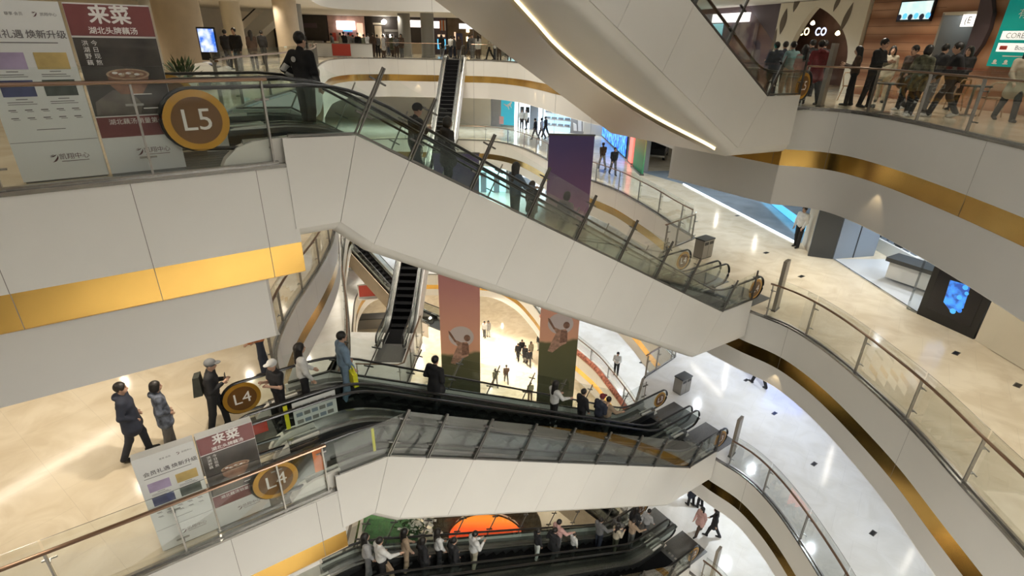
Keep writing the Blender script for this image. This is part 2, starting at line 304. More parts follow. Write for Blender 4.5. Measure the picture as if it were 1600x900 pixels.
# ------------------------------------------------------------------ railings
POST = MB()
POST.box((-.012, -.035, 0), (.012, .035, 1.06), M['steel']); POST.box((-.03, -.05, 0), (.03, .05, .03), M['steel'])
POST.box((-.02, .02, .83), (.02, .11, .85), M['steel']); POST.box((-.02, .02, .22), (.02, .11, .24), M['steel']); POST.box((-.09, .09, .828), (.09, .105, .852), M['steel']); POST.box((-.09, .09, .218), (.09, .105, .242), M['steel'])
POST.box((-.01, -.05, 1.04), (.01, .02, 1.08), M['steel'])
_po = POST.build('post'); POSTME = _po.data; bpy.data.objects.remove(_po)
def railing(path, z, label, step=1.9, inset=.10, first=0.0, group=None, gh=1.26, skip_posts=()):
    pts = offset(resample(path, .2), -inset)
    c = pts[0]; rail = thing('glass_railing', label, 'railing', (c.x, c.y, z), 0, group)
    L = [0]
    for a, b in zip(pts[:-1], pts[1:]): L.append(L[-1] + (b - a).length)
    def pos(d):
        for i in range(len(L) - 1):
            if d <= L[i + 1] or i == len(L) - 2:
                f = (d - L[i]) / max(1e-6, L[i + 1] - L[i]); return pts[i].lerp(pts[i + 1], min(1, f)), (pts[i + 1] - pts[i]).normalized()
    tot = L[-1]; marks = [0.06] + [first + step * k for k in range(1, int(tot / step) + 2) if .5 < first + step * k < tot - .5] + [tot - .06]
    hp = [Vector((p.x - c.x, p.y - c.y, 1.10)) for p in offset(resample(pts, .35), .05)]
    MB().tube(hp, .024, M['bronze'], 8, rx=.042).build('handrail', rail, True)
    sh = MB()
    for a, b in zip(pts[:-1], pts[1:]):
        t = (b - a).normalized(); nn = Vector((t.y, -t.x)) * .03; a0 = a - c; b0 = b - c
        sh.hexa([(*(a0 - nn), .0), (*(a0 + nn), .0), (*(a0 + nn), .05), (*(a0 - nn), .05)], [(*(b0 - nn), .0), (*(b0 + nn), .0), (*(b0 + nn), .05), (*(b0 - nn), .05)], M['steel'])
    sh.build('base_channel', rail)
    for k, (d0, d1) in enumerate(zip(marks[:-1], marks[1:])):
        n = max(1, int((d1 - d0) / .3)); vs = []; fs = []; ed = []
        for i in range(n + 1):
            p, t = pos(d0 + .015 + (d1 - d0 - .03) * i / n); nn = Vector((t.y, -t.x)) * .006; p = p - Vector((t.y, -t.x)) * .04
            vs += [(p.x - nn.x - c.x, p.y - nn.y - c.y, .04), (p.x + nn.x - c.x, p.y + nn.y - c.y, .04), (p.x + nn.x - c.x, p.y + nn.y - c.y, gh), (p.x - nn.x - c.x, p.y - nn.y - c.y, gh)]
        for i in range(n):
            o = 4 * i; fs += [(o + 1, o + 5, o + 6, o + 2), (o, o + 3, o + 7, o + 4)]; ed.append((o + 2, o + 6, o + 7, o + 3))
        gp = MB().add(vs, fs, M['glass']); gp.mi(M['darksteel'])
        for e in ed: gp.f.append(list(e)); gp.m.append(1)
        gp.build('glass_panel', rail)
    for k, d in enumerate(marks):
        if k in skip_posts: continue
        p, t = pos(d); o = bpy.data.objects.new('post', POSTME); COL.objects.link(o); o.parent = rail
        o.location = (p.x - c.x, p.y - c.y, 0); o.rotation_euler = (0, 0, math.atan2(t.y, t.x))
    return rail
front = [A2 - U2 * 11, A2 - U2 * .12]
railing(front, 0, 'glass railing in front of the two display boards beside the large L5 disc', 1.41, .08, first=.13 - 2 + 1.41 - .0)
railing(front, -6, 'glass railing in front of the two lower display boards, below the wide gold strip', 1.53, .08, first=-.65)
railing(near_right(True)[1:], 0, 'glass railing along the curved edge of the cafe floor at upper right', 1.6, .1, first=.2)
railing(near_right(False)[2:], -6, 'long glass railing curving past the upper pylon towards the bottom right corner', 1.9, .1, first=-.5)
railing(near_right(False)[2:], -12, 'glass railing curving away from the middle pylon, under the long right-hand balcony', 1.9, .1, first=-.4)
railing(near_right(False)[2:], -18, 'glass railing beside the lowest pylon at the bottom edge', 1.9, .1, first=-.4)
railing(LEFTC[4:46], 0, 'glass railing on the far left edge of the upper floor, behind the L5 disc', 2.2)
railing(LEFTC[4:50], -6, 'glass railing on top of the curved white band left of the far escalator', 2.2)
railing(LEFTC[4:50], -12, 'glass railing below the curved white band, ending in a thin brown handrail', 2.2)
bk = resample(BACKC, .5)
railing([Vector((-10, 44.6)), Vector((-5.8, 44.68))], 0, 'far glass railing left of the top of the steep far escalator', 2.0)
railing([p for p in bk if -3.7 < p.x < 1.6 and p.y > 38.5], 0, 'far glass railing right of the top of the steep far escalator', 2.0)
railing(bk[2:-1], -6, 'glass railing sweeping past the sports shops behind the purple hanging banner', 2.2)
railing([Vector((7.55, 21.75)), Vector((5.95, 20.25))], -6, 'short glass railing by the litter bin at the upper right landing', 1.3)
railing([Vector((7.55, 21.75)), Vector((5.95, 20.25))], -12, 'short glass railing by the litter bin on the middle right landing', 1.3)
railing([p for p in bk if p.x > 2 and p.y < 38], -12, 'glass railing above the gold-striped slope right of the two hanging banners', 2.2)
railing([p for p in bk if p.x > 1 and p.y < 43], -18, 'glass railing on the edge beside the lone man on the white lower floor', 2.2)
# ------------------------------------------------------------------ escalators
def zc(x): return 0 if x < 1 else (-6 if x > 11.4 else -6 * (x - 1) / 10.4)
XS = [-1.0, -.5, 0, .4, .8, 1.0, 1.2, 1.6] + [2 + .6 * i for i in range(16)] + [11.2, 11.4, 11.6, 12.0, 12.6, 13.1, 13.6]
XS = sorted(set(round(x, 3) for x in XS))
def zs(x):  # softened profile for handrails
    return sum(zc(x + d) for d in (-.5, -.25, 0, .25, .5)) / 5
_lane = {}
def lane_parts(root, side, top_txt, bot_txt):
    if 'steps' not in _lane:
        mb = MB(); prof = [(-1.0, .012), (1.0, .012)]
        for i in range(26): x0 = 1 + .4 * i; prof += [(x0 + .0, -.2308 * (i + 1) + .12), (x0 + .4, -.2308 * (i + 1) + .12)]
        prof += [(11.4, -5.988), (13.6, -5.988)]
        vs = []
        for x, z in prof: vs += [(x, -.5, z), (x, .5, z)]
        mb.add(vs, [(2 * i, 2 * i + 2, 2 * i + 3, 2 * i + 1) for i in range(len(prof) - 1)], M['step'])
        for i in range(26):  # worn bright nosing on every tread
            x0 = 1.4 + .4 * i; z = -.2308 * (i + 1) + .121; mb.box((x0 - .012, -.49, z - .01), (x0 + .001, .49, z + .002), M['step'])
        _lane['steps'] = mb.build('step_band').data
        for key, x0, x1, z in (('plate', -2.0, -.55, .014), ('plate2', 12.9, 14.5, -5.986)):
            mb = MB(); mb.box((x0, -.66, z - .012), (x1, .66, z + .004), M['plate'])
            for k in range(7): y = -.55 + .16 * k; mb.box((x0 + .05, y, z + .004), (x1 - .05, y + .08, z + .007), M['plate'])
            _lane[key] = mb.build('comb_plate').data
        # glass, deck and handrail of one balustrade at y=0
        mb = MB(); lowz = [(x, zs(x) + .30) for x in XS]; hiz = [(x, zs(x) + .97) for x in XS]
        for (a, b, c, d) in zip(lowz[:-1], lowz[1:], hiz[1:], hiz[:-1]):
            pass
        col = [((-1.0 - .33 * math.cos(R(q)), .635 - .335 * math.sin(R(q))), (-1.0 - .33 * math.cos(R(q)), .635 + .335 * math.sin(R(q)))) for q in (0, 20, 40, 60, 80)] + [(a, b) for a, b in zip(lowz, hiz) if a[0] <= 13.45] + [((13.5 + .33 * math.cos(R(q)), -5.365 - .335 * math.sin(R(q))), (13.5 + .33 * math.cos(R(q)), -5.365 + .335 * math.sin(R(q)))) for q in (80, 60, 40, 20, 0)]
        for y in (-.006, .006):
            vs = []; n_ = len(col)
            for a, b in col: vs += [(a[0], y, a[1]), (b[0], y, b[1])]
            mb.add(vs, [(2 * i, 2 * i + 2, 2 * i + 3, 2 * i + 1) for i in range(n_ - 1)], M['bglass'])
        o_ = len(mb.v) - 4 * n_
        for i in range(n_ - 1):
            for k in (0, 1): mb.f.append([o_ + 2 * i + k, o_ + 2 * i + 2 + k, o_ + 2 * n_ + 2 * i + 2 + k, o_ + 2 * n_ + 2 * i + k]); mb.m.append(0)
        _lane['glass'] = mb.build('balustrade_panel').data
        mb = MB(); path = [(x, zs(x) + 1.0) for x in XS if x <= 13.5]
        e1 = [(-1.0 - .37 * math.sin(R(q)), .63 + .37 * math.cos(R(q))) for q in range(165, 0, -15)]; e2 = [(13.5 + .37 * math.sin(R(q)), -6 + .63 + .37 * math.cos(R(q))) for q in range(15, 170, 15)]
        pth = [(-.55, .24)] + e1 + path + e2 + [(13.05, -5.76)]
        mb.tube([(x, 0, z) for x, z in pth], .026, M['rubber'], 8, rx=.042); _lane['hand'] = mb.build('handrail', None, True).data
        mb = MB()
        for x0, x1 in zip(XS[:-1], XS[1:]):
            if x0 < -.6 or x1 > 13.2: continue
            a, b = zs(x0), zs(x1)
            for y0, y1, h0, h1 in ((-.03, .03, .30, .34), (.03, .12, .27, .30)): mb.hexa([(x0, y0, a + h0 - .05), (x0, y1, a + h0 - .05), (x0, y1, a + h1), (x0, y0, a + h1)], [(x1, y0, b + h0 - .05), (x1, y1, b + h0 - .05), (x1, y1, b + h1), (x1, y0, b + h1)], M['deck'])
        _lane['deck'] = mb.build('deck_rail').data
        mb = MB()
        for x0, x1 in zip(XS[:-1], XS[1:]):
            if x0 < -.6 or x1 > 13.2: continue
            a, b = zs(x0), zs(x1); mb.hexa([(x0, .07, a - .2), (x0, .1, a - .2), (x0, .1, a + .27), (x0, .07, a + .27)], [(x1, .07, b - .2), (x1, .1, b - .2), (x1, .1, b + .27), (x1, .07, b + .27)], M['skirt'])
        _lane['skirt'] = mb.build('skirt_panel').data
        for key, z0, x0, sg in (('cap', 0, -.2, -1), ('cap2', -6, 12.7, 1)):
            mb = MB(); cap = [(x0 - sg * .3, z0), (x0 + sg * .62, z0), (x0 + sg * .55, z0 + .12), (x0 + sg * .4, z0 + .25), (x0 + sg * .18, z0 + .32), (x0 - sg * .3, z0 + .34)]; mb.xz(cap, -.09, .09, M['tank'])
            _lane[key] = mb.build('newel_base').data
        for o in list(COL.objects):
            if o.type == 'MESH' and o.data in _lane.values(): bpy.data.objects.remove(o)
    def inst(nm, key, y=0, sy=1):
        o = bpy.data.objects.new(nm, _lane[key]); COL.objects.link(o); o.parent = root; o.location = (0, y, 0); o.scale = (1, sy, 1); return o
    inst('step_band', 'steps'); inst('comb_plate', 'plate'); inst('comb_plate', 'plate2')
    for y, sy in ((-.62, 1), (.62, -1)):
        inst('balustrade_panel', 'glass', y); inst('handrail', 'hand', y); inst('deck_rail', 'deck', y, sy); inst('skirt_panel', 'skirt', y, sy); inst('newel_base', 'cap', y); inst('newel_base', 'cap2', y)
    ys = side * .62 + (-.03 if side < 0 else -.03)
    for x, z, tx, r in ((-.98, .62, top_txt, .37), (13.42, -6 + .62, bot_txt, .33)):
        if not tx: continue
        mb = MB(); mb.disc_y((x, ys, z), r, .02, M['signgold'], 36); mb.disc_y((x, ys - .012, z), r * .77, .012, M['signbrown'], 36)
        sgn = mb.build('level_sign', root); t = MB(); put_text(t, tx, x, ys - .021, z, r * 1.0, M['wink']); t.build('lettering', sgn)
XP = [.97, 1.78, 2.88, 4.12, 5.39, 6.75, 8.13, 9.41, 11.42]
SL = math.atan2(5.91, 10.55)
def ztop(x): return .36 if x < .9 else (-5.55 if x > 11.45 else .36 - 5.91 * (x - .9) / 10.55)
WF = 3.42
def cladding(z0, label, cove=False):
    root = thing('escalator_truss', label, 'escalator casing', so(0, 0, z0), TH, 'white escalator casings crossing the atrium')
    dn = Vector((-math.sin(SL), -math.cos(SL))); TK = 1.42
    tops = [(-.05, .36)] + [(x, ztop(x)) for x in XP[:-1]] + [(11.45, -5.55), (13.0, -5.57)]
    bots = [(-.05, -.92), (.60, -.92)] + [(x + dn.x * TK, ztop(x) + dn.y * TK) for x in XP[1:-1]] + [(10.62, -6.72), (13.0, -6.84)]
    def side(y0, y1):
        mb = MB()
        for i in range(len(tops) - 1):
            g0 = .004; a, b, c, d = [Vector(p) for p in (tops[i], tops[i + 1], bots[i + 1], bots[i])]
            t = (b - a).normalized() * g0; t2 = (c - d).normalized() * g0
            mb.xz([a + t, b - t, c - t2, d + t2], y0, y1, M['white'])
        mb2 = [Vector(p) for p in tops]; mb3 = [Vector(p) for p in bots]
        ym = (y0 + y1) / 2 + (.012 if y0 < 1 else -.012)
        for i in range(len(tops) - 1): mb.xz([mb2[i], mb2[i + 1], mb3[i + 1], mb3[i]], ym - .002, ym + .002, M['joint'])
        return mb
    side(-.02, .02).build('side_panel', root); far = side(WF - .02, WF + .02)
    if cove:  # the underside is wider than the walkway: flare the far flank outwards
        def tz(x): return ztop(x) - .02
        far.v = [(x, y + (WT - WF) * max(0, min(1, (tz(x) - z) / 1.4)), z) for x, y, z in far.v]
    far.build('side_panel', root)
    WB = WT if cove else WF
    lip = MB(); bl = [Vector(p) for p in bots]; dr = .24 if cove else .17
    prof = [(0, .0), (.03, .45), (.10, .8), (.24, 1.0)]
    def ring(i): 
        p = bl[i]; k = -.08 if 0 < i < len(bl) - 1 else 0; q = [(p.x + k * f, .01 + y, p.y - dr * f) for y, f in prof]
        return q + [(x, WB - y, z) for x, y, z in q][::-1]
    for i in range(len(bl) - 1): lip.hexa(ring(i), ring(i + 1), M['white'])
    lo = [Vector(ring(i)[3])[0:3] for i in range(len(bl))]; lo = [Vector((p[0], p[2])) for p in lo]
    lip.build('soffit_edge', root, True)
    if cove:
        def zb(x):
            for a, b in zip(lo[:-1], lo[1:]):
                if a.x <= x <= b.x: return a.y + (b.y - a.y) * (x - a.x) / (b.x - a.x)
            return lo[-1].y
        cv = catmull([(1.6, .26), (3.0, .6), (4.2, 1.15), (5.33, 1.5), (6.08, 1.72), (7.07, 1.74), (8.0, 1.55), (8.9, 1.15), (9.8, .45), (10.1, .27)], 5)
        mb = MB(); st = MB()
        for a, b in zip(cv[:-1], cv[1:]):
            za, zb_ = zb(a.x), zb(b.x)
            mb.add([(a.x, a.y, za - .16), (b.x, b.y, zb_ - .16), (b.x, WT - .1, zb_ - .16), (a.x, WT - .1, za - .16)], [(0, 1, 2, 3)], M['soffit'])
            mb.add([(a.x, WT - .1, za - .16), (b.x, WT - .1, zb_ - .16), (b.x, WT - .1, zb_), (a.x, WT - .1, za)], [(0, 1, 2, 3)], M['soffit'])
            w = .03
            st.add([(a.x, a.y, za - .005), (b.x, b.y, zb_ - .005), (b.x, b.y + .0, zb_ - .07), (a.x, a.y, za - .07)], [(0, 1, 2, 3)], M['cove'])
            st.add([(a.x, a.y - w, za - .004), (b.x, b.y - w, zb_ - .004), (b.x, b.y, zb_ - .004), (a.x, a.y, za - .004)], [(0, 1, 2, 3)], M['cove'])
        mb.build('lower_soffit', root); tag(st.build('cove_strip', root), 'glowing warm strip')
    dk = MB()
    for x0, x1 in zip(XS[:-1], XS[1:]):
        if x0 < -.06 or x1 > 13.05: continue
        a, b = zs(x0) + .25, zs(x1) + .25
        for y0, y1 in ((.02, .24), (1.46, 1.80), (3.0, WF - .02)): dk.hexa([(x0, y0, a - .03), (x0, y1, a - .03), (x0, y1, a), (x0, y0, a)], [(x1, y0, b - .03), (x1, y1, b - .03), (x1, y1, b), (x1, y0, b)], M['deck'])
    dk.build('deck_cover', root)
    up_ = Vector((math.sin(SL), math.cos(SL)))
    for y in (0, WF):
        base = [Vector((0.02, .37))] + [Vector((x, ztop(x) + .01)) for x in XP] + [Vector((12.9, -5.55))]
        top = [base[0] + Vector((.0, .78))] + [p + up_ * 1.02 for p in base[1:-1]] + [base[-1] + Vector((0, 1.0))]
        for i in range(len(base) - 1):
            e = (base[i + 1] - base[i]).normalized() * .02
            MB().xz([base[i] + e, base[i + 1] - e, top[i + 1] - e - up_ * .06, top[i] + e - up_ * .06], y - .006, y + .006, M['glass']).build('guard_glass', root)
        for i in range(1, len(base)):
            b, t = base[i], top[i]; d = (t - b).normalized(); s = Vector((d.y, -d.x)); mb = MB()
            for k in ((-1, 1) if y == 0 else (0,)):
                c = s * (.026 * k); mb.xz([b + c - s * .011, b + c + s * .011, t + c * .6 + s * .011, t + c * .6 - s * .011], y - .045, y - .012, M['darksteel'] if y == 0 else M['steel'])
            for f in (.3, .8): c = b.lerp(t, f); mb.xz([c - s * .13 - d * .012, c + s * .13 - d * .012, c + s * .13 + d * .012, c - s * .13 + d * .012], y - .03, y + .016, M['darksteel'])
            mb.build('guard_post', root)
        mb = MB()
        for i in range(len(base) - 1): mb.xz([base[i] - up_ * .0, base[i + 1], base[i + 1] + up_ * .035, base[i] + up_ * .035], y - .03, y + .03, M['darksteel'])
        mb.build('base_channel', root)
    return root
cladding(6, 'beige escalator casing with a glowing curved strip, cutting across the top of the picture', True)
cladding(0, 'large white escalator casing running from the L5 disc down to the upper pylon')
cladding(-6, 'white escalator casing running from the two L4 discs down to the middle pylon')
cladding(-12, 'lowest escalator casing, mostly hidden at the bottom edge')
LB = [('escalator above the glowing beige casing', 6, 'L6', 'L5'), ('escalator from the L5 disc to the upper pylon', 0, 'L5', 'L4'), ('escalator from the L4 discs to the middle pylon', -6, 'L4', 'L3'), ('lowest crowded escalator at the bottom', -12, 'L3', 'L2')]
for lb, z0, t1, t2 in LB:
    for o, side, w in ((.85, -1, 'near empty lane of the '), (2.42, 1, 'far lane carrying riders of the ')):
        e = thing('escalator', w + lb, 'escalator', so(0, o, z0), TH); lane_parts(e, side, t1, t2)
# the far pair, coming steeply down towards the viewer
def far_escalator(x, ytop, z0, label, dy=-1):
    rz = R(-90)
    e = thing('escalator', label, 'escalator', (x, ytop + 1, z0), rz); lane_parts(e, -1, None, None)
    mb = MB(); pf = [(-.6, .2), (.9, .2), (11.4, -5.75), (13.4, -5.75)]; bt = [(-.6, -.9), (.6, -.9), (10.7, -6.7), (13.4, -6.7)]
    for i in range(3): 
        for y0, y1 in ((-.84, -.80), (.80, .84)): mb.xz([pf[i], pf[i + 1], bt[i + 1], bt[i]], y0, y1, M['white2'])
        mb.hexa([(bt[i][0], -.8, bt[i][1]), (bt[i][0], .8, bt[i][1]), (bt[i][0], .8, bt[i][1] + .03), (bt[i][0], -.8, bt[i][1] + .03)], [(bt[i + 1][0], -.8, bt[i + 1][1]), (bt[i + 1][0], .8, bt[i + 1][1]), (bt[i + 1][0], .8, bt[i + 1][1] + .03), (bt[i + 1][0], -.8, bt[i + 1][1] + .03)], M['white2'])
    mb.build('casing', e); return e
far_escalator(-4.75, 43.6, 0, 'steep dark far escalator coming down from the far crowd')
far_escalator(-5.65, 34.4, -6, 'steep dark far escalator left of the first hanging banner')
for (x0, x1, y0, y1, z) in ((-11.2, -3.7, 32.0, 35.6, -6), (-8.2, -4.5, 19.0, 23.6, -12)):
    mb = MB(); mb.box((x0, y0, z - .55), (x1, y1, z - .004), M['white2']); mb.box((x0, y0, z - .003), (x1, y1, z), M['floorw']); struct(mb.build('floor_landing'))
railing([Vector((-4.55, 23.4)), Vector((-4.55, 19.1)), Vector((-6.5, 19.1))], -12, 'glass railing around the foot of the steep far escalator', 1.5)
def skew_escalator(p1, p2, label):
    d = Vector((p2.x - p1.x, p2.y - p1.y)); rz = math.atan2(d.y, d.x); k = d.length
    e = thing('escalator', label, 'escalator', p1 - Vector((d.x, d.y, 0)) / k * 1.0, rz); lane_parts(e, -1, None, None); e.scale = (k / 10.4, 1, 1)
    mb = MB(); pf = [(-.6, .2), (.9, .2), (11.4, -5.75), (13.4, -5.75)]; bt = [(-.6, -1.0), (.6, -1.0), (10.7, -6.9), (13.4, -6.9)]
    for i in range(3):
        for y0, y1 in ((-.84, -.80), (.80, .84)): mb.xz([pf[i], pf[i + 1], bt[i + 1], bt[i]], y0, y1, M['beige'])
    mb.build('casing', e)
skew_escalator(Vector((-15.2, 42.2, -12)), Vector((-7.2, 36.6, -18)), 'distant escalator with a beige side, left of the steep far escalator')
skew_escalator(Vector((-1.7, 24.7, -18)), Vector((7.5, 21.4, -24)), 'distant dark escalator behind the riders at the bottom')
# ------------------------------------------------------------------ display boards behind the left railings
def swoosh(mb, x, y, z, k, m):
    """the double crescent mark beside the wording"""
    def cres(cx, cz, r, a0, a1, th):
        o = []; i = []
        for t in range(9):
            q = R(a0 + (a1 - a0) * t / 8); w = th * math.sin(math.pi * t / 8); o.append((cx + r * math.cos(q), cz + r * math.sin(q))); i.append((cx + (r - w) * math.cos(q), cz + (r - w) * math.sin(q)))
        for t in range(8): mb.xz([o[t], o[t + 1], i[t + 1], i[t]], y - .002, y, m)
    cres(x - .25 * k, z + .35 * k, .72 * k, -95, 15, .22 * k); cres(x - .2 * k, z + .95 * k, .62 * k, -110, -30, .13 * k); cres(x - .3 * k, z + 1.0 * k, .5 * k, -100, -40, .06 * k)
def board(kind, s0, z0, o=.42, label=''):
    t = thing('display_board', label, 'display board', so(s0, o, z0), TH, 'standing display boards by the left railings'); W2, H = .405, 1.9
    MB().box((-W2, 0, .02), (W2, .16, H), M['paper']).build('board_body', t)
    MB().box((-W2 + .02, .01, 0), (W2 - .02, .15, .03), M['darksteel']).build('base_plinth', t)
    y = -.002
    if kind == 'white':
        for cx, cz, m in ((-.17, 1.31, 'lilac'), (.20, 1.31, 'mustard'), (-.17, 1.03, 'navyp'), (.20, 1.03, 'dgreenp')): MB().box((cx - .145, y - .002, cz - .085), (cx + .145, y + .002, cz + .085), M[m]).build('picture_print', t)
        mb = MB(); put_text(mb, '会员礼遇', -.15, y, 1.57, .088, M['ink'], 1.0, .0015); put_text(mb, '焕新升级', .22, y, 1.57, .088, M['ink'], 1.0, .0015); mb.box((-.33, y - .001, 1.487), (.30, y, 1.497), M['ink'])
        put_text(mb, '尊享·会员', .0, y, 1.77, .036, M['ink']); swoosh(mb, .17, y, 1.765, .05, M['inkdark']); put_text(mb, '凯翔中心', .29, y, 1.77, .036, M['ink'])
        for cx, cz in ((-.17, 1.19), (.20, 1.19), (-.17, .905), (.20, .905)):
            mb.box((cx - .05, y - .001, cz + .008), (cx + .05, y, cz + .016), M['ink']); mb.box((cx - .13, y - .001, cz - .022), (cx + .09, y, cz - .015), M['ink']); mb.box((cx - .13, y - .001, cz - .043), (cx + .12, y, cz - .037), M['ink'])
        for r in range(2):
            for k in range(5): cx = -.28 + .14 * k; mb.box((cx - .035, y - .001, .80 - .085 * r), (cx + .03, y, .81 - .085 * r), M['ink']); mb.box((cx - .02, y - .001, .785 - .085 * r), (cx + .04, y, .79 - .085 * r), M['ink'])
        mb.box((-.13, y - .001, .585), (.13, y, .592), M['ink']); mb.build('lettering', t)
        MB().box((-W2 + .005, y - .001, .455), (W2 - .005, y, .46), M['ink']).build('fold_line', t)
    else:
        MB().box((-W2 + .004, y - .003, 1.57), (W2 - .004, y + .002, 1.885), M['maroon']).build('header_print', t)
        MB().box((-W2 + .004, y - .002, .70), (W2 - .004, y + .002, 1.55), M['dkprint']).build('photo_print', t)
        MB().box((-W2 + .004, y - .003, .45), (W2 - .004, y + .002, .685), M['maroon']).build('footer_print', t)
        b = MB(); cx, cz = .03, 1.16; n = 24
        el = lambda rx, rz, a0=0, a1=360: [(cx + rx * math.cos(R(a0 + (a1 - a0) * i / n)), cz + rz * math.sin(R(a0 + (a1 - a0) * i / n))) for i in range(n)]
        b.xz([(cx - .21, cz), (cx - .20, cz - .12), (cx - .12, cz - .22), (cx + .10, cz - .22), (cx + .17, cz - .12), (cx + .21, cz)], y - .004, y - .002, M['soup']); b.xz(el(.215, .062), y - .006, y - .003, M['food']); b.xz(el(.19, .048), y - .0075, y - .005, M['soup'])
        random.seed(3)
        for k in range(11): px, pz = cx + random.uniform(-.13, .13), cz + random.uniform(-.025, .025); b.disc_y((px, y - .0085, pz), .03, .002, M['food'] if k % 3 else M['wink'], 8, .014)
        b.xz([(-.38, .71), (.06, .71), (.10, .82), (.02, .96), (-.16, .99), (-.36, .86)], y - .0035, y - .0025, M['greyph']); b.build('bowl_picture', t)
        mb = MB(); yy = y - .004
        put_text(mb, '来菜', .0, yy, 1.775, .20, M['wink'], 1.02, .006); put_text(mb, '湖北头牌藕汤', .0, yy, 1.62, .078, M['wink'], 1.0, .0015)
        for k, ch in enumerate('洪湖野藕'): put_text(mb, ch, -.30, yy, 1.49 - .068 * k, .062, M['wink'])
        for k, ch in enumerate('今日现熬'): put_text(mb, ch, -.215, yy, 1.49 - .068 * k, .062, M['wink'])
        put_text(mb, '湖北藕汤销量第一', .0, yy, .625, .072, M['wink']); mb.box((-W2 + .004, yy - .001, 1.553), (W2 - .004, yy, 1.562), M['wink']); mb.box((-W2 + .004, yy - .001, .687), (W2 - .004, yy, .695), M['wink'])
        mb.box((.10, yy - .001, .765), (.32, yy, .778), M['wink']); mb.box((.03, yy - .001, .93), (.22, yy, .94), M['wink']); mb.build('lettering', t)
    lg = MB(); swoosh(lg, -.06, y, .25, .085, M['inkdark']); lg.build('crescent_mark', t)
    mb = MB(); put_text(mb, '凯翔中心', .13, y, .27, .072, M['inkdark']); mb.box((.0, y - .001, .218), (.26, y, .224), M['inkdark']); mb.build('footer_lettering', t)
board('white', -2.44, 0, label='white display board with four coloured pictures, beside the upper maroon board')
board('maroon', -1.60, 0, label='maroon display board with a soup bowl photo, beside the large L5 disc')
board('white', -2.38, -6, .3, label='white display board with four small pictures, on the lower left floor')
board('maroon', -1.54, -6, .3, label='maroon soup bowl display board on the lower left floor, by the L4 discs')
# ------------------------------------------------------------------ hanging banners
PR = [(0, (.04, .048, .022)), (.20, (.075, .085, .035)), (.335, (.13, .13, .055)), (.345, (.84, .46, .30)), (.46, (.86, .44, .33)), (.60, (.72, .33, .32)), (.74, (.40, .18, .26)), (.86, (.19, .095, .20)), (1, (.10, .07, .21))]
M['banner'] = ramp_mat('sunset_print', PR, -15.4, 0, .5)
def hanging(x0, x1, y, ztop, label):
    t = thing('hanging_banner', label, 'banner', ((x0 + x1) / 2, y, ztop), 0, 'tall sunset banners hanging in the atrium'); w = (x1 - x0) / 2; H = 15.4
    MB().box((-w, -.02, -H), (w, .02, 0), M['banner']).build('cloth', t)
    MB().box((-w - .03, -.035, -.05), (w + .03, .035, .02), M['darksteel']).build('top_bar', t); MB().box((-w - .03, -.035, -H - .03), (w + .03, .035, -H + .03), M['darksteel']).build('bottom_bar', t)
    for s in (-1, 1): MB().tube([(s * w * .8, 0, 0), (s * w * .8, 0, 12)], .006, M['cable'], 5).build('hanging_cable', t)
    mb = MB(); mb.disc_y((.05, -.025, -9.55), .66, .006, mat('pale_moon_print', (.72, .64, .64), .6), 30, .62); mb.build('moon_print', t)
    fig = mat('figure_print', (.26, .14, .10), .6, noise=.4, scale=6); pale = mat('gown_print', (.45, .27, .20), .6, noise=.4, scale=5)
    mb = MB(); mb.xz([(-.55, -9.25), (-.46, -9.42), (-.25, -9.75), (.05, -9.9), (.35, -9.85), (.45, -10.1), (.42, -10.7), (.1, -10.9), (-.3, -11.3), (-.55, -11.2), (-.35, -10.6), (-.15, -10.1), (-.33, -9.8), (-.58, -9.4)], -.032, -.022, pale)
    mb.disc_y((.36, -.034, -9.62), .17, .006, fig, 16, .2); mb.xz([(-.62, -9.2), (-.5, -9.3), (-.2, -9.85), (-.3, -9.88), (-.58, -9.42)], -.036, -.03, fig); mb.xz([(.1, -9.95), (.42, -9.95), (.46, -10.6), (.05, -10.7)], -.036, -.03, fig); mb.build('figure_print', t)
hanging(1.50, 3.52, 24.5, -2.2, 'right one of two tall sunset banners, purple top beside the blue-lit walkway')
hanging(-3.70, -1.62, 24.5, -3.1, 'left one of two tall sunset banners, right beside the steep far escalator')
# ------------------------------------------------------------------ pylons, bins, floor sockets
def pylon(p, label):
    t = thing('information_pylon', label, 'pylon', p, TH + R(10), 'taupe pylons by the escalator landings'); MB().box((-.17, -.05, .06), (.17, .05, 1.68), M['stone']).build('body', t); MB().box((-.19, -.065, 0), (.19, .065, .06), M['darksteel']).build('base', t)
    MB().box((-.16, -.054, .12), (.16, -.05, 1.62), mat('pylon_face', (.23, .205, .17), .3, .3, noise=.05)).build('face_panel', t); return t
pylon(at(1211, 484, -6), 'taupe pylon on the upper right landing, beside the brown level disc'); pylon(at(1143, 711, -12), 'taupe pylon on the middle right landing, below the long balcony'); pylon(at(1112, 903, -18), 'taupe pylon cut off by the bottom edge of the picture'); pylon(at(1281, 167, 0), 'taupe pylon standing before the cafe arches at upper right')
def bin_(p, label):
    t = thing('litter_bin', label, 'litter bin', p, TH, 'steel litter bins by the landings'); MB().box((-.36, -.24, .04), (.36, .24, .86), M['bin']).build('body', t); MB().box((-.38, -.26, .86), (.38, .26, .92), M['darkpanel']).build('lid', t); MB().box((-.34, -.23, 0), (.34, .23, .05), M['black']).build('base', t)
    for x in (-.17, .17): MB().box((x - .13, -.25, .66), (x + .13, -.238, .80), M['black']).build('opening', t)
    t.scale = (.86, .86, .86)
    MB().box((-.005, -.243, .06), (.005, -.239, .62), M['black']).build('door_gap', t)
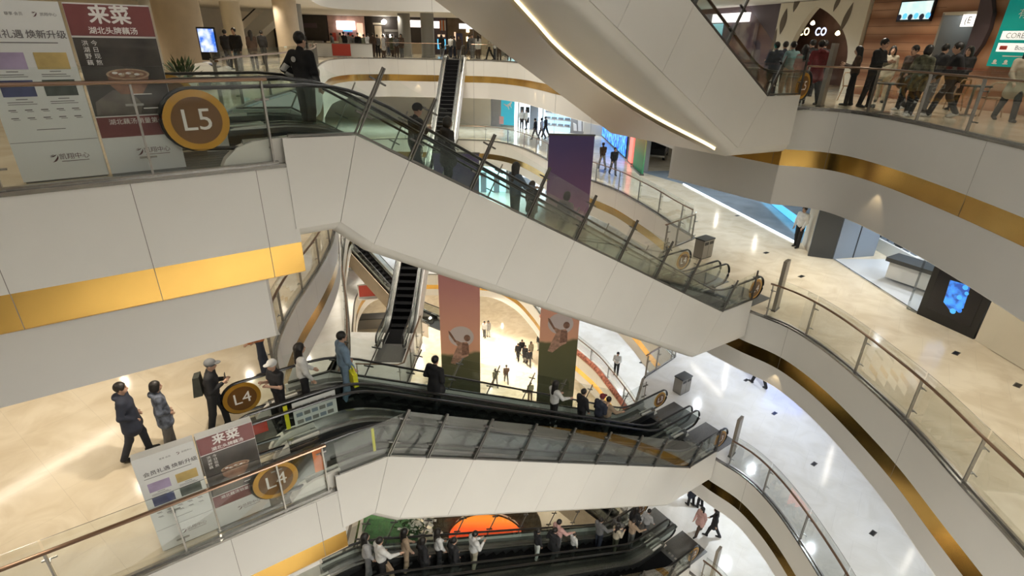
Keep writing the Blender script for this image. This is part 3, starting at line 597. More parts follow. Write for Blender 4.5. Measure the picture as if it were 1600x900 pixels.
bin_(at(1097, 401, -6) + Vector((0, 0, 0)), 'steel litter bin at the upper right landing by the short railing'); bin_(at(1064, 611, -12), 'steel litter bin on the middle right landing, under the white casing')
for px, py, z, lb in ((1152, 337, -6, 'on the cream floor before the blue shop'), (1197, 395, -6, 'on the cream floor above the upper pylon'), (1252, 432, -6, 'between the upper pylon and the grey shop doors'), (1494, 552, -6, 'in front of the large video box'), (1590, 602, -6, 'at the right edge of the cream floor'), (1272, 725, -12, 'in the middle of the pale floor at lower right'), (1364, 833, -12, 'low on the pale floor beside the long balcony'), (1210, 646, -12, 'on the pale floor right of the middle pylon'), (1166, 594, -12, 'beside the two dark legs on the pale floor')):
    p = at(px, py, z); t = thing('floor_socket', 'small dark floor socket cover ' + lb, 'floor socket', p, TH, 'dark socket covers in the floors'); MB().box((-.13, -.07, 0), (.13, .07, .008), M['darksteel']).build('frame', t); MB().box((-.10, -.045, .008), (.10, .045, .012), M['black']).build('lid', t)
# ------------------------------------------------------------------ far side, fourth level: sports shops
WY = 51.0
def wall(p, q, z0, z1, m, name, th=.2):
    p, q = Vector(p), Vector(q); d = (q - p).normalized(); nn = Vector((d.y, -d.x)) * th
    return struct(MB().hexa([(*p, z0), (*q, z0), (*(q - nn), z0), (*(p - nn), z0)], [(*p, z1), (*q, z1), (*(q - nn), z1), (*(p - nn), z1)], m).build(name))
for z in (0, -6, -12, -18, -24):
    wall((-30, 71.5 if z == 0 else 56), (26, 71.5 if z == 0 else 56), z, z + 4, M['cream'], 'wall_back'); wall((-24, 0), (-24, 72), z, z + 4, M['cream'], 'wall_left')
    if z < -6: wall((17, 60), (17, 0), z, z + 4.0, M['cream'], 'wall_right')
SHOP_A, SHOP_B = Vector((-4.0, 53.5)), Vector((7.6, 48.2))   # shopfront line on the far side
SD = (SHOP_B - SHOP_A).normalized(); SANG = math.atan2(SD.y, SD.x)
def onshop(px, py=190):
    P = at_plane(px, py, (*SHOP_A, 0), Vector((-SD.y, SD.x, 0))); return (Vector((P.x, P.y)) - SHOP_A).dot(SD)
def shop_piece(x0, x1, zlo, zhi, m, name, par, y0=-.05, y1=.1): return MB().box((x0, y0, zlo), (x1, y1, zhi), m).build(name, par)
sp = thing('sportswear_shopfront', 'teal lit sportswear shopfront with a white leaping cat mark, far side', 'shopfront', (*SHOP_A, -6), SANG)
e = [onshop(x) for x in (768, 783, 804, 808, 828, 840)]
shop_piece(e[0], e[1], 0, 3.3, M['greywall'], 'side_pier', sp); shop_piece(e[1], e[2], .2, 3.2, M['tealposter'], 'poster', sp); shop_piece(e[2], e[3], 0, 3.3, M['ledw'], 'light_strip', sp); shop_piece(e[3], e[4], 0, 3.2, M['shopwhite'], 'bright_interior', sp, .4, .5); shop_piece(e[4], e[5] + .3, 0, 3.3, M['bluegrey'], 'side_pier', sp); shop_piece(e[0], e[5], 3.2, 4, M['cream'], 'bulkhead', sp)
cat = MB(); cx = (e[1] + e[2]) / 2; K = .52
cat.xz([(cx + K * a, 1.95 + K * b) for a, b in ((-.85, .28), (-.55, .22), (-.2, .1), (.15, .28), (.42, .5), (.62, .72), (.70, .62), (.86, .60), (.78, .46), (.66, .3), (.58, .1), (.70, -.15), (.78, -.42), (.62, -.30), (.38, -.08), (.2, -.18), (.32, -.55), (.24, -.72), (.08, -.42), (-.06, -.22), (-.4, -.12), (-.62, .06), (-.85, .14))], -.07, -.055, M['wink']); cat.build('leaping_cat_mark', sp)
shop_piece(cx - .85, cx - .4, .25, .95, mat('shoe_print', (.8, .45, .42), .5), 'shoe_picture', sp, -.07, -.055)
for k in range(3):
    for j in range(2): shop_piece(e[3] + .15 + .55 * j, e[3] + .5 + .55 * j, .5 + .9 * k, 1.0 + .9 * k, M['black'], 'display_print', sp, .3, .38)
sa = thing('sportswear_shopfront', 'blue-white sportswear shopfront with three slanted white bars, far side', 'shopfront', (*SHOP_A, -6), SANG)
e = [onshop(x) for x in (841, 846, 892, 914)]
shop_piece(e[0], e[1], 0, 3.3, M['ledw'], 'light_strip', sa); shop_piece(e[1], e[2], 0, 3.2, glow('pale_blue_interior', (.45, .68, .85), .8), 'bright_interior', sa, .4, .5); shop_piece(e[2], e[3], 0, 3.3, M['greywall'], 'grey_pier', sa); shop_piece(e[0], e[3], 3.2, 4, M['cream'], 'bulkhead', sa)
for c in range(4):
    x0 = e[1] + .25 + (e[2] - e[1] - .3) * c / 4
    rk = MB()
    for k in range(5): rk.box((x0, .15, .4 + .55 * k), (x0 + .55, .38, .52 + .55 * k), M['paper']); rk.box((x0 + .06, .1, .52 + .55 * k), (x0 + .5, .3, .68 + .55 * k), M['bluegrey'])
    rk.build('shelf_rack', sa)
bars = MB(); bx = e[2] + .35
for k, (w_, h_) in enumerate(((.30, .55), (.30, .95), (.30, 1.4))):
    x = bx + .42 * k; bars.xz([(x, .25), (x + w_, .25), (x + w_ - .10, .25 + h_), (x - .10, .25 + h_ + .12)], -.12, -.055, M['wink'])
bars.build('three_bar_mark', sa)
wall(tuple(SHOP_A - SD * 12), tuple(SHOP_A + SD * onshop(768)), -6, -2.5, M['cream'], 'wall_far', -.2)
wall(tuple(SHOP_A + SD * onshop(914)), tuple(SHOP_B), -6, -2.5, M['cream'], 'wall_far', -.2)
# ------------------------------------------------------------------ right-hand shop line on the fourth level
V2 = lambda px, py, z=-6: Vector((at(px, py, z).x, at(px, py, z).y))
S0 = SHOP_B.copy(); S1 = V2(1000, 268); S2 = V2(1067, 288); S3 = V2(1243, 380); S4 = V2(1262, 400); S5 = V2(1300, 405); S6 = V2(1432, 490); S7 = V2(1520, 530); S8 = V2(1600, 578)
def seg_thing(name, label, cat, p, q):
    d = q - p; return thing(name, label, cat, (p.x, p.y, -6), math.atan2(d.y, d.x)), d.length
t, L = seg_thing('video_wall', 'bright blue video wall between the cream wall and the red light, upper walkway', 'video wall', S0, S1)
def span(px, py): P = at_plane(px, py, (S0.x, S0.y, 0), Vector((-(S1 - S0).y, (S1 - S0).x, 0)).normalized()); return (Vector((P.x, P.y)) - S0).dot((S1 - S0).normalized())
a0, a1, b0, b1 = span(939, 230), span(979, 240), span(984, 250), span(989, 250)
MB().box((a0, -.09, .1), (a1, -.07, 3.1), M['bluewall']).build('screen', t); MB().box((a0 - .1, -.07, 0), (a1 + .1, -.01, 3.2), M['black']).build('frame', t)
wall(tuple(S0), tuple(S1), -6, -2.5, M['greywall'], 'wall_right', .5)
t2 = thing('light_column', 'thin glowing red light column right of the blue video wall', 'light', (S0.x, S0.y, -6), t.rotation_euler.z); MB().box((b0, -.12, 0), (b1, -.02, 3.0), M['redl']).build('light_tube', t2); MB().box((b0 - .05, -.14, 0), (b1 + .05, -.02, .08), M['darksteel']).build('base', t2)
t2 = thing('poster_stand', 'green poster stand with a rounded top beside the red light column', 'poster', (S0.x, S0.y, -6), t.rotation_euler.z)
c0, c1 = span(993, 255), span(1009, 255); MB().xz([(c0, .1), (c1, .1), (c1, 2.0), (c1 - .12, 2.3), (c0 + .12, 2.3), (c0, 2.0)], -.16, -.08, M['greenposter']).build('poster', t2); MB().box((c0 - .05, -.3, 0), (c1 + .05, -.04, .1), M['darksteel']).build('base', t2)
# open shop with a blue-grey floor
def floor_patch(pts, m, name='floor_shop', dz=.012): return struct(MB().prism([(p.x, p.y) for p in pts], -6 + .001, -6 + dz, m).build(name))
nout = Vector(((S3 - S2).y, -(S3 - S2).x)).normalized(); nout = nout if nout.x > 0 else -nout
floor_patch([S1, S2, S3, S3 + nout * 8, S1 + nout * 9], M['bluefloor']); wall(tuple(S1 + nout * 9), tuple(S3 + nout * 8), -6, -2.5, M['bluegrey'], 'wall_shop')
struct(MB().hexa([(*S2, -5.99), (*S3, -5.99), (*(S3 + nout * .06), -5.99), (*(S2 + nout * .06), -5.99)], [(*S2, -5.95), (*S3, -5.95), (*(S3 + nout * .06), -5.95), (*(S2 + nout * .06), -5.95)], M['ledw']).build('trim_threshold'))
lb = thing('light_strip', 'long cyan light strip along the foot of the dark shop wall', 'light', (0, 0, 0)); q0, q1 = S2 + (S3 - S2) * .25 + nout * 3.2, S3 + nout * 1.0 - (S3 - S2) * .0
MB().hexa([(*q0, -5.95), (*q1, -5.95), (*(q1 + nout * .08), -5.95), (*(q0 + nout * .08), -5.95)], [(*q0, -5.75), (*q1, -5.55), (*(q1 + nout * .08), -5.55), (*(q0 + nout * .08), -5.75)], M['cyan']).build('light_panel', lb)
cr = thing('display_car', 'black and silver display vehicle in the shop, just past the green poster', 'car', at(1024, 245, -6), R(70))
cb = MB(); cb.xz([(-1.6, .35), (1.6, .35), (1.65, .7), (1.0, .85), (.5, 1.25), (-.7, 1.3), (-1.3, .9), (-1.65, .8)], -.75, .75, M['black']); cb.build('body', cr); MB().box((-1.62, -.77, .3), (1.62, .77, .42), M['chrome']).build('sill', cr)
for x in (-1, 1):
    for y in (-.78, .6): MB().disc_y((x, y + .09, .32), .32, .18, M['rubber'], 18).build('wheel', cr)
# grey doors, pale shop, video box, cream doors
pn = thing('shop_partition', 'dark grey and blue-grey partition panels beside the man in the white shirt', 'partition', (S4.x, S4.y, -6), math.atan2((S5 - S4).y, (S5 - S4).x)); L = (S5 - S4).length
MB().box((0, 0, 0), (L, .12, 3.3), M['darkpanel']).build('dark_panel', pn)
d65 = V2(1365, 400) - S5; pn2 = thing('glazed_partition', 'two blue-grey glazed panels right of the charcoal partition', 'partition', (S5.x, S5.y, -6), math.atan2(d65.y, d65.x)); L2 = d65.length
MB().box((.05, 0, 0), (L2 * .48, .1, 3.3), M['bluegrey']).build('panel', pn2); MB().box((L2 * .5, 0, 0), (L2, .1, 3.3), M['bluegrey']).build('panel', pn2); MB().box((L2 * .48, -.02, 0), (L2 * .5, .12, 3.3), M['darkpanel']).build('mullion', pn2)
wall(tuple(S3 + nout * .3), tuple(S4 + nout * .1), -6, -2.5, M['cream'], 'wall_pier', .1)
n6 = Vector(((S6 - S5).y, -(S6 - S5).x)).normalized(); n6 = n6 if n6.x > 0 else -n6
floor_patch([S5, S6, S6 + n6 * 7, S5 + n6 * 8], M['whitefloor'])
wall(tuple(S5 + n6 * 7), tuple(S6 + n6 * 6), -6, -2.5, M['paper'], 'wall_shop')
struct(MB().hexa([(*S5, -5.99), (*S6, -5.99), (*(S6 + n6 * .07), -5.99), (*(S5 + n6 * .07), -5.99)], [(*S5, -5.96), (*S6, -5.96), (*(S6 + n6 * .07), -5.96), (*(S5 + n6 * .07), -5.96)], M['chrome']).build('trim_threshold'))
c_ = thing('display_counter', 'long dark display counter inside the pale shop, left of the video box', 'counter', at(1425, 447, -6), math.atan2((S6 - S5).y, (S6 - S5).x) + R(28)); MB().box((-.8, -.28, .1), (.8, .28, .72), M['paper']).build('body', c_); MB().box((-.9, -.42, .72), (.9, .42, .86), M['darkpanel']).build('top', c_)
sh = thing('goods_shelf', 'low shelf of pale goods at the back of the pale shop', 'shelf', at(1392, 398, -6), math.atan2((S6 - S5).y, (S6 - S5).x)); MB().box((-1.6, -.3, .0), (1.6, .3, .5), M['paper']).build('base', sh)
random.seed(5)
for k in range(7): MB().box((-1.4 + .42 * k, -.2, .5), (-1.1 + .42 * k, .2, .62 + .3 * random.random()), M['black'] if k % 3 == 1 else M['bluegrey']).build('goods', sh)
vb = thing('led_display_box', 'black video box showing a blue figure, at the end of the pale shop', 'video screen', (S6.x, S6.y, -6), math.atan2((S7 - S6).y, (S7 - S6).x)); L = (S7 - S6).length
MB().box((0, 0, 0), (L, 1.0, 2.75), M['black']).build('cabinet', vb)
scp = MB(); scp.box((.18, -.012, .3), (L - .18, -.004, 2.5), mat('dark_screen', (.012, .012, .016), .2)); scp.build('screen', vb)
ledb = glow('led_blue_spots', (.06, .35, .75), .7); pic = MB(); pic.xz([(.40, 2.45), (.75, 2.4), (.8, 2.0), (1.1, 1.95), (1.25, 2.15), (1.3, 1.8), (1.05, 1.6), (.75, 1.55), (.55, 1.7), (.38, 2.0)], -.02, -.014, M['lcd']); pic.xz([(.55, 1.4), (1.1, 1.45), (1.15, .75), (.9, .5), (.6, .7)], -.02, -.014, M['lcd'])
for k in range(7): pic.disc_y((.9 + .2 * random.random(), -.022, .55 + .85 * random.random()), .05 + .04 * random.random(), .004, M['lcd'] if k % 2 else ledb, 9)
pic.build('screen_picture', vb)
MB().box((-.35, .0, 0), (-.02, .12, 2.75), M['sglass']).build('side_glass', vb)
wall(tuple(S7 + (S7 - S6).normalized() * .05), tuple(S8 + (S8 - S7) * 2.2), -6, -2.5, M['cream'], 'wall_right', .3)
dr = thing('service_door', 'cream service door in the wall right of the video box', 'door', (S7.x, S7.y, -6), math.atan2((S8 - S7).y, (S8 - S7).x))
for x0 in (.55, 1.75): MB().box((x0, -.03, .02), (x0 + 1.1, -.005, 2.5), M['cream']).build('door_leaf', dr)
MB().box((1.66, -.04, .02), (1.74, -.004, 2.5), mat('door_gap_shade', (.35, .31, .25), .6)).build('door_gap', dr)
MB().box((2.05, -.05, 1.75), (2.2, -.03, 1.85), M['kiosk']).build('door_sign', dr); MB().box((2.05, -.05, 1.58), (2.17, -.03, 1.68), M['kiosk']).build('door_sign', dr)

# ------------------------------------------------------------------ notices fixed on the middle escalator glass
def notice(s0, s1, o, z0, z1, m, name, label, lines=False):
    t = thing(name, label, 'notice', so(0, o, -6), TH); MB().box((s0, -.012, z0), (s1, -.004, z1), M[m]).build('sheet', t)
    if lines:
        g_ = MB()
        for r in range(3):
            for k in range(5): x = s0 + .05 + (s1 - s0 - .1) * k / 5; zz = z1 - .1 - .17 * r; g_.box((x, -.015, zz - .09), (x + (s1 - s0) / 7, -.011, zz), M['bluegrey'] if (r + k) % 2 else M['kiosk'])
        g_.build('printed_grid', t)
notice(-.25, .62, 1.80, .36, .93, 'paper', 'glass_notice', 'white notice with a grey grid on the glass between the two middle escalator lanes', True)
notice(-.42, -.34, 1.80, .36, .93, 'yellow', 'yellow_sticker', 'yellow upright strip beside the white grid notice')
notice(-1.1, -.75, 1.80, .5, .75, 'red', 'red_sticker', 'red sticker on the glass below the white cap')
notice(-.32, -.14, .23, .42, .95, 'orange', 'orange_sticker', 'orange upright sticker on the glass right of the front L4 disc')
notice(.78, .83, .23, .36, .9, 'yellow', 'yellow_sticker', 'thin yellow strip on the dark glass right of the orange sticker')
# ------------------------------------------------------------------ third-level shops glimpsed through the upper escalator glass
for k, (x0, x1, m, lb) in enumerate(((-13.5, -5.5, 'shopwhite', 'bright white shopfront on the floor below the sports shops, left of three'), (-5.0, -.8, 'palecy', 'cyan lit shopfront on the floor below the sports shops, middle of three'), (-.3, 7.6, 'shopwhite', 'white shopfront on the floor below the sports shops, right of three'))):
    if m == 'palecy': M[m] = glow('pale_cyan_interior', (.50, .85, .92), 1.7)
    t = thing('lit_shopfront', lb, 'shopfront', (x0, 51.0, -12), 0); w = x1 - x0
    MB().box((0, .4, 0), (w, .5, 3.4), M[m]).build('bright_interior', t); MB().box((-.25, -.1, 0), (.0, .5, 3.6), M['greywall']).build('pier', t); MB().box((w, -.1, 0), (w + .2, .5, 3.6), M['greywall']).build('pier', t); MB().box((0, -.1, 3.1), (w, .5, 3.6), M['greywall']).build('sign_band', t)
    for j in range(3): MB().box((w * (.12 + .3 * j), .0, 0), (w * (.25 + .3 * j), .35, 1.5 + .4 * (j % 2)), M['bluegrey']).build('display_stand', t)
# ------------------------------------------------------------------ far hall on the upper (L5) level
HY = 58.0
def hx(px, y=HY): return at_y(px, 50, y).x
def shopunit(name, label, px0, px1, build, cat='shopfront', y=HY):
    t = thing(name, label, cat, (hx(px0, y), y, 0), 0); w_ = hx(px1, y) - hx(px0, y); build(t, w_); return t
def hb(t, x0, x1, z0, z1, m, name, y0=-.05, y1=.1): return MB().box((x0, y0, z0), (x1, y1, z1), M[m] if isinstance(m, str) else m).build(name, t)
wall((-30, HY + .6), (hx(835), HY + .6), 0, 3.3, M['darkwall'], 'wall_back', -.2); wall((hx(835), HY + .6), (14, 50), 0, 3.3, M['greywall'], 'wall_back', -.2)
def u1(t, w):
    hb(t, 0, w, 0, 3.2, M['darkwall'], 'dark_panel'); hb(t, w * .3, w * .75, 2.1, 2.5, M['plum'], 'sign_band', -.1, -.05); hb(t, w * .1, w * .9, .0, .95, M['kiosk'], 'counter', -.9, -.3)
shopunit('dark_shopfront', 'dark shopfront at the left end of the far upper crowd, behind the man in black', 450, 512, u1)
def u2(t, w):
    hb(t, 0, w, 0, 3.2, mat('pinkish_back', (.55, .36, .32), .5, noise=.4, scale=1.2), 'back_wall', .1, .2); hb(t, w * .25, w * .75, 2.0, 2.75, M['lampy'] if False else glow('bright_sign', (1, .93, .85), 2.2), 'bright_sign', -.1, .0); hb(t, w * .42, w * .66, 1.85, 2.0, M['blue'], 'blue_sign', -.1, .0)
    for k in range(4): hb(t, w * (.08 + .23 * k), w * (.2 + .23 * k), 1.0, 1.7, M['shopwarm'] if k % 2 else M['red'], 'shelf_goods', -.05, .05)
    hb(t, .0, w, 0, .95, M['cream'], 'counter', -.9, -.3); hb(t, w * .8, w * .95, .9, 2.6, glow('striped_sign', (.9, .62, .45), .7), 'side_sign')
shopunit('food_stall', 'brightly lit pinkish food stall at the far end, behind the white parapet', 513, 570, u2)
def u3(t, w):
    hb(t, 0, w, 0, 3.2, M['darkwall'], 'dark_panel'); hb(t, w * .1, w * .35, .4, 2.4, M['beige'], 'menu_panel', -.1, -.05); hb(t, w * .05, w * .5, 2.5, 2.65, M['cream'], 'sign_strip', -.1, -.05)
    MB().lathe([(0, -.22), (.2, -.12), (.26, 0), (.2, .12), (0, .22)], (w * .5, -.5, 2.75), M['lampw']).build('round_lamp', t, True)
    for k in (.42, .68): MB().lathe([(0, -.16), (.1, -.1), (.05, .1), (0, .14)], (w * k, -.3, 1.55), M['lampw']).build('pendant_lamp', t, True)
    hb(t, w * .45, w * .95, 1.9, 2.1, M['kiosk'], 'sign_board', -.1, -.05)
shopunit('dark_cafe_front', 'dark cafe front with a round white lamp, left of two grey columns', 582, 624, u3)
def u4(t, w): hb(t, 0, w, 0, 3.2, M['darkwall'], 'dark_panel'); hb(t, 0, w, 2.35, 2.95, glow('pale_sign', (1, .9, .82), 1.3), 'lit_sign', -.1, -.04); hb(t, 0, w, 0, .95, M['beige'], 'counter', -.9, -.3)
shopunit('dark_shopfront', 'narrow dark shopfront with a pale lit sign between two grey columns', 641, 660, u4)
def u5(t, w):
    hb(t, 0, w, 0, 3.2, M['plum'], 'dark_panel'); hb(t, 0, w * .45, 2.3, 2.9, glow('white_sign', (1, .95, .9), 1.4), 'lit_sign', -.1, -.04)
    for k in range(4): hb(t, w * (.5 + .12 * k), w * (.56 + .12 * k), 2.1, 3.0, M['paper'] if k % 2 else M['orange'], 'striped_sign', -.1, -.04)
    hb(t, w * .3, w * .85, 1.55, 1.75, M['shopwarm'], 'menu_light', -.1, -.04); hb(t, w * .25, w * .9, .45, 1.35, M['cyan'], 'blue_screen', -.1, -.04)
shopunit('snack_stall', 'small stall with striped sign and pale blue screen, above the far escalator top', 678, 698, u5)
def u6(t, w):
    hb(t, 0, w, 0, 3.2, mat('brown_front', (.12, .085, .06), .5, noise=.2), 'brown_panel'); hb(t, w * .35, w, 2.3, 2.75, glow('white_strip_sign', (.95, .95, 1), 1.1), 'lit_sign', -.1, -.04); hb(t, w * .25, w * .45, .8, 1.9, M['navyp'], 'poster', -.1, -.04); hb(t, w * .2, w * .25, .7, 2.0, M['shopwarm'], 'lit_edge', -.1, -.04)
    for k in (.58, .6): hb(t, w * .57, w * .64, 1.2 + (k - .58) * 40, 1.6 + (k - .58) * 40, M['lampy'], 'wall_light', -.1, -.04)
shopunit('brown_shopfront', 'brown shopfront with a white strip sign at the far end, left of a cream pier', 699, 752, u6)
def u7(t, w): hb(t, 0, w * .5, 0, 3.2, M['cream'], 'pier'); hb(t, w * .5, w, 0, 3.2, M['greywall'], 'grey_panel'); hb(t, w * .72, w * .82, .2, 2.4, M['plum'], 'dark_strip', -.1, -.04)
shopunit('cream_pier', 'cream pier and grey panel right of the brown shopfront', 752, 790, u7, 'pier')
def u8(t, w): hb(t, 0, w, 0, 2.3, glow('cyan_window', (.45, .85, .95), 1.2), 'lit_window'); hb(t, 0, w, 0, .35, M['paper'], 'sill', -.3, -.05); hb(t, -.2, 0, 0, 3.2, M['plum'], 'side_frame', -.1, .1)
shopunit('lit_shop_window', 'bright cyan shop window at the right end of the far upper crowd', 793, 812, u8)
def column(p, r, h, m, label_struct='wall_column'):
    mb = MB(); mb.lathe([(r + .04, 0), (r + .04, .15), (r, .16), (r, h)], (p.x, p.y, p.z), m, 28); return struct(mb.build('wall_column', None, True))
for px, y, r in ((632, 49, .50), (668, 47.5, .52)): column(Vector((hx(px, y), y, 0)), r, 3.3, M['stone'] if False else M['kiosk'])
for px, y, r, m in ((283, 24, .85, 'beige'), (243, 30, .45, 'paper'), (366, 36, .55, 'cream'), (450, 33, .62, 'beige'), (462, 37, .5, 'kiosk')): column(Vector((hx(px, y), y, 0)), r, 3.3, M[m])
pw = thing('parapet', 'white parapet with a red board in front of the food stall, far left edge', 'parapet', (hx(478, 44.5), 44.45, 0), 0); w_ = hx(578, 44.5) - hx(478, 44.5)
hb(pw, 0, w_, 0.02, .95, 'paper', 'body', .25, .4); hb(pw, w_ * .37, w_ * .66, .1, .93, 'red', 'red_board', .2, .25); hb(pw, -.02, w_ + .02, .95, 1.0, 'steel', 'top_cap', .2, .42)
inc = thing('escalator_truss', 'beige sloping escalator underside between the columns at far upper left', 'escalator casing', (hx(385, 46), 46, 0), 0)
w_ = hx(440, 46) - hx(385, 46); MB().xz([(-.8, .3), (w_ + .6, 3.2), (w_ + .6, 4.4), (-.8, 1.3)], 0, 1.8, M['white2']).build('casing', inc); MB().tube([(-.8, -.05, 1.9), (w_ + .6, -.05, 5.0)], .05, M['rubber']).build('handrail', inc)
tv = thing('television_stand', 'blue television on a stand beside the big beige column', 'television', at_y(322, 100, 19.5) * 1, R(0)); tv.location = (hx(322, 19.5), 19.5, 0)
MB().box((-.3, -.03, .75), (.3, .03, 1.75), M['black']).build('cabinet', tv); MB().box((-.26, -.04, 1.0), (.26, -.03, 1.7), screen('blue_television', (.05, .18, .75), (.75, .85, 1.0), 3, .8)).build('screen', tv); MB().box((-.05, -.04, 0), (.05, .04, .8), M['steel']).build('post', tv); MB().box((-.3, -.2, 0), (.3, .2, .03), M['steel']).build('base', tv)
sc_ = thing('ride_on_toy', 'black and white ride-on toy parked below the blue television', 'toy', (hx(326, 17.5), 17.5, 0), R(10))
mb = MB(); mb.xz([(-.5, .3), (.45, .3), (.55, .55), (.3, .68), (.05, .62), (-.2, .8), (-.5, .75), (-.6, .5)], -.2, .2, M['paper']); mb.build('body', sc_); MB().xz([(-.3, .68), (.1, .6), (.1, .68), (-.28, .8)], -.17, .17, M['black']).build('seat', sc_); MB().tube([(.35, -.3, .95), (.38, 0, .9), (.35, .3, .95)], .03, M['black']).build('handlebar', sc_)
for x in (-.38, .38): MB().disc_y((x, 0, .18), .18, .12, M['rubber'], 18).build('wheel', sc_)
pt = thing('potted_plant', 'dark leafy plant in a pale pot left of the big beige column', 'plant', (hx(272, 15), 15, 0)); MB().lathe([(0, 0), (.2, 0), (.27, .45), (.24, .45), (.2, .4), (0, .4)], (0, 0, 0), M['tank']).build('pot', pt, True)
mb = MB(); random.seed(11)
for k in range(70):
    a, b = random.random() * 6.28, random.uniform(.2, 1.3); d = Vector((math.cos(a) * math.sin(b), math.sin(a) * math.sin(b), math.cos(b))); c = Vector((0, 0, .45)) + d * random.uniform(.25, .55); s_ = d.cross(Vector((0, 0, 1))).normalized() * .05
    mb.add([c - d * .14, c + s_, c + d * .14, c - s_], [(0, 1, 2, 3)], M['leaf'])
mb.build('leaves', pt)
# ------------------------------------------------------------------ upper right: cafe on the L5 level
W1, W2 = Vector((14.05, 14.5)), Vector((12.4, 21.9)); WD = (W1 - W2).normalized(); WN = Vector((-WD.y, WD.x)); WN = WN if WN.x < 0 else -WN; WA = math.atan2(WD.y, WD.x)
def onwall(px, py, off=0.0): P = at_plane(px, py, (*(W2 + WN * off), 0), Vector((WN.x, WN.y, 0))); return (Vector((P.x, P.y)) - W2).dot(WD), P.z
x_w0 = onwall(1340, 100)[0]
wt = thing('slatted_wood_wall', 'brown wood wall with horizontal grain behind the cafe crowd at upper right', 'wall panel', (*W2, 0), WA)
KO = [onwall(*p) for p in ((1470, 22), (1535, 25), (1500, 118), (1452, 112))]; k0, k1 = onwall(1464, 60)[0], onwall(1528, 60)[0]; kz = onwall(1500, 20)[1]
MB().box((x_w0, 0, 0), (k0, .15, 3.25), M['wood']).build('wood_panel', wt); MB().box((k1, 0, 0), (14, .15, 3.25), M['wood']).build('wood_panel', wt); MB().box((k0, 0, kz), (k1, .15, 3.25), M['wood']).build('wood_panel', wt); MB().box((k0, 0, 0), (k1, .15, .95), M['wood2']).build('counter_front', wt)
for z in [.25 * k for k in range(1, 13)]: MB().box((x_w0, -.006, z - .005), (k0, .0, z + .005), mat('slat_gap', (.12, .05, .03), .6) if z == .25 else bpy.data.materials['slat_gap']).build('slat', wt)
kt = thing('kitchen_hatch', 'pale lit kitchen opening in the brown wood wall', 'kitchen hatch', (*W2, 0), WA)
MB().box((k0, 1.2, .95), (k1, 1.3, kz), mat('kitchen_tiles', (.5, .52, .5), .3, noise=.2, scale=4)).build('back_wall', kt); MB().box((k0 - .04, -.03, .93), (k0 + .03, 1.2, kz), M['kiosk']).build('frame', kt); MB().box((k1 - .03, -.03, .93), (k1 + .04, 1.2, kz), M['kiosk']).build('frame', kt); MB().box((k0 - .04, -.03, kz - .05), (k1 + .04, 1.2, kz + .03), M['cream']).build('lintel', kt)
MB().box((k0 + .1, .7, kz - .12), (k1 - .1, .9, kz - .06), M['ledw']).build('ceiling_lamp', kt)
MB().box((k0 + .1, 1.1, .95), (k1 - .2, 1.18, 1.9), M['bluegrey']).build('shelf_unit', kt)
ls = thing('lit_sign', 'small white lit sign at the top of the kitchen opening', 'sign', (*W2, 0), WA); sx, sz = onwall(1521, 32); lb_ = MB(); lb_.box((sx - .28, -.1, sz - .16), (sx + .28, -.04, sz + .16), glow('sign_white', (1, .95, .88), 1.1)); lb_.build('light_box', ls); q = MB(); put_text(q, '(E', sx - .08, -.102, sz, .26, M['kiosk']); q.build('lettering', ls)
tvx0, tvz1 = onwall(1412, 4); tvx1, tvz0 = onwall(1456, 33)
tt = thing('wall_television', 'pale blue television hung on the brown wood wall', 'television', (*W2, 0), WA); MB().box((tvx0, -.1, tvz0), (tvx1, -.01, tvz1 + .05), M['black']).build('frame', tt); MB().box((tvx0 + .05, -.108, tvz0 + .06), (tvx1 - .05, -.1, tvz1), M['tvblue']).build('screen', tt)
cw = MB()
for k in range(6): x = tvx0 + .1 + (tvx1 - tvx0 - .2) * k / 5; cw.disc_y((x, -.111, tvz0 + .13 + .03 * (k % 2)), .09, .004, M['blue'] if k % 2 else M['navyp'], 10)
cw.build('screen_picture', tt)
lf = thing('leaf_panel', 'dark plum leaf-shaped panel between the kitchen opening and the teal sign', 'wall panel', (*W2, 0), WA)
lp = [onwall(*p) for p in ((1540, -5), (1556, -5), (1558, 20), (1552, 45), (1540, 70), (1524, 92), (1508, 104), (1514, 80), (1526, 45), (1534, 20))]; MB().xz(lp, -.16, -.01, M['plum']).build('panel', lf)
gs = thing('teal_lightbox_sign', 'large teal lit menu sign with white writing at the right edge, above the pale coat', 'sign', (*W2, 0), WA)
gx0, gz0 = onwall(1546, 103); gz1 = 2.95; gx1 = gx0 + 2.1
MB().box((gx0, -.12, gz0), (gx1, -.01, gz1), M['teal']).build('light_box', gs)
q = MB(); put_text(q, '有对', gx0 + .62, -.123, gz1 - .16 - .3, .26, M['wink']); put_text(q, '扫码点餐', gx0 + 1.4, -.123, gz1 - .46, .24, M['wink'])
zt = gz0 + .78; litp = glow('lit_print', (.85, .88, .86), .5)
for k, (tx, col) in enumerate((('CORE', 'signgold'), ('Book', 'red'))):
    q.box((gx0 + .12, -.126, zt - .1 - .3 * k), (gx0 + 1.3, -.121, zt + .12 - .3 * k), litp)
q.box((gx0 + .35, -.125, gz0 + .26), (gx0 + 1.0, -.121, gz0 + .285), M['wink'])
for k in range(5): q.disc_y((gx0 + .2 + .3 * k, -.124, gz0 + .13), .05, .004, M['wink'], 10); q.box((gx0 + .13 + .3 * k, -.125, gz0 + .06), (gx0 + .27 + .3 * k, -.121, gz0 + .09), M['wink'])
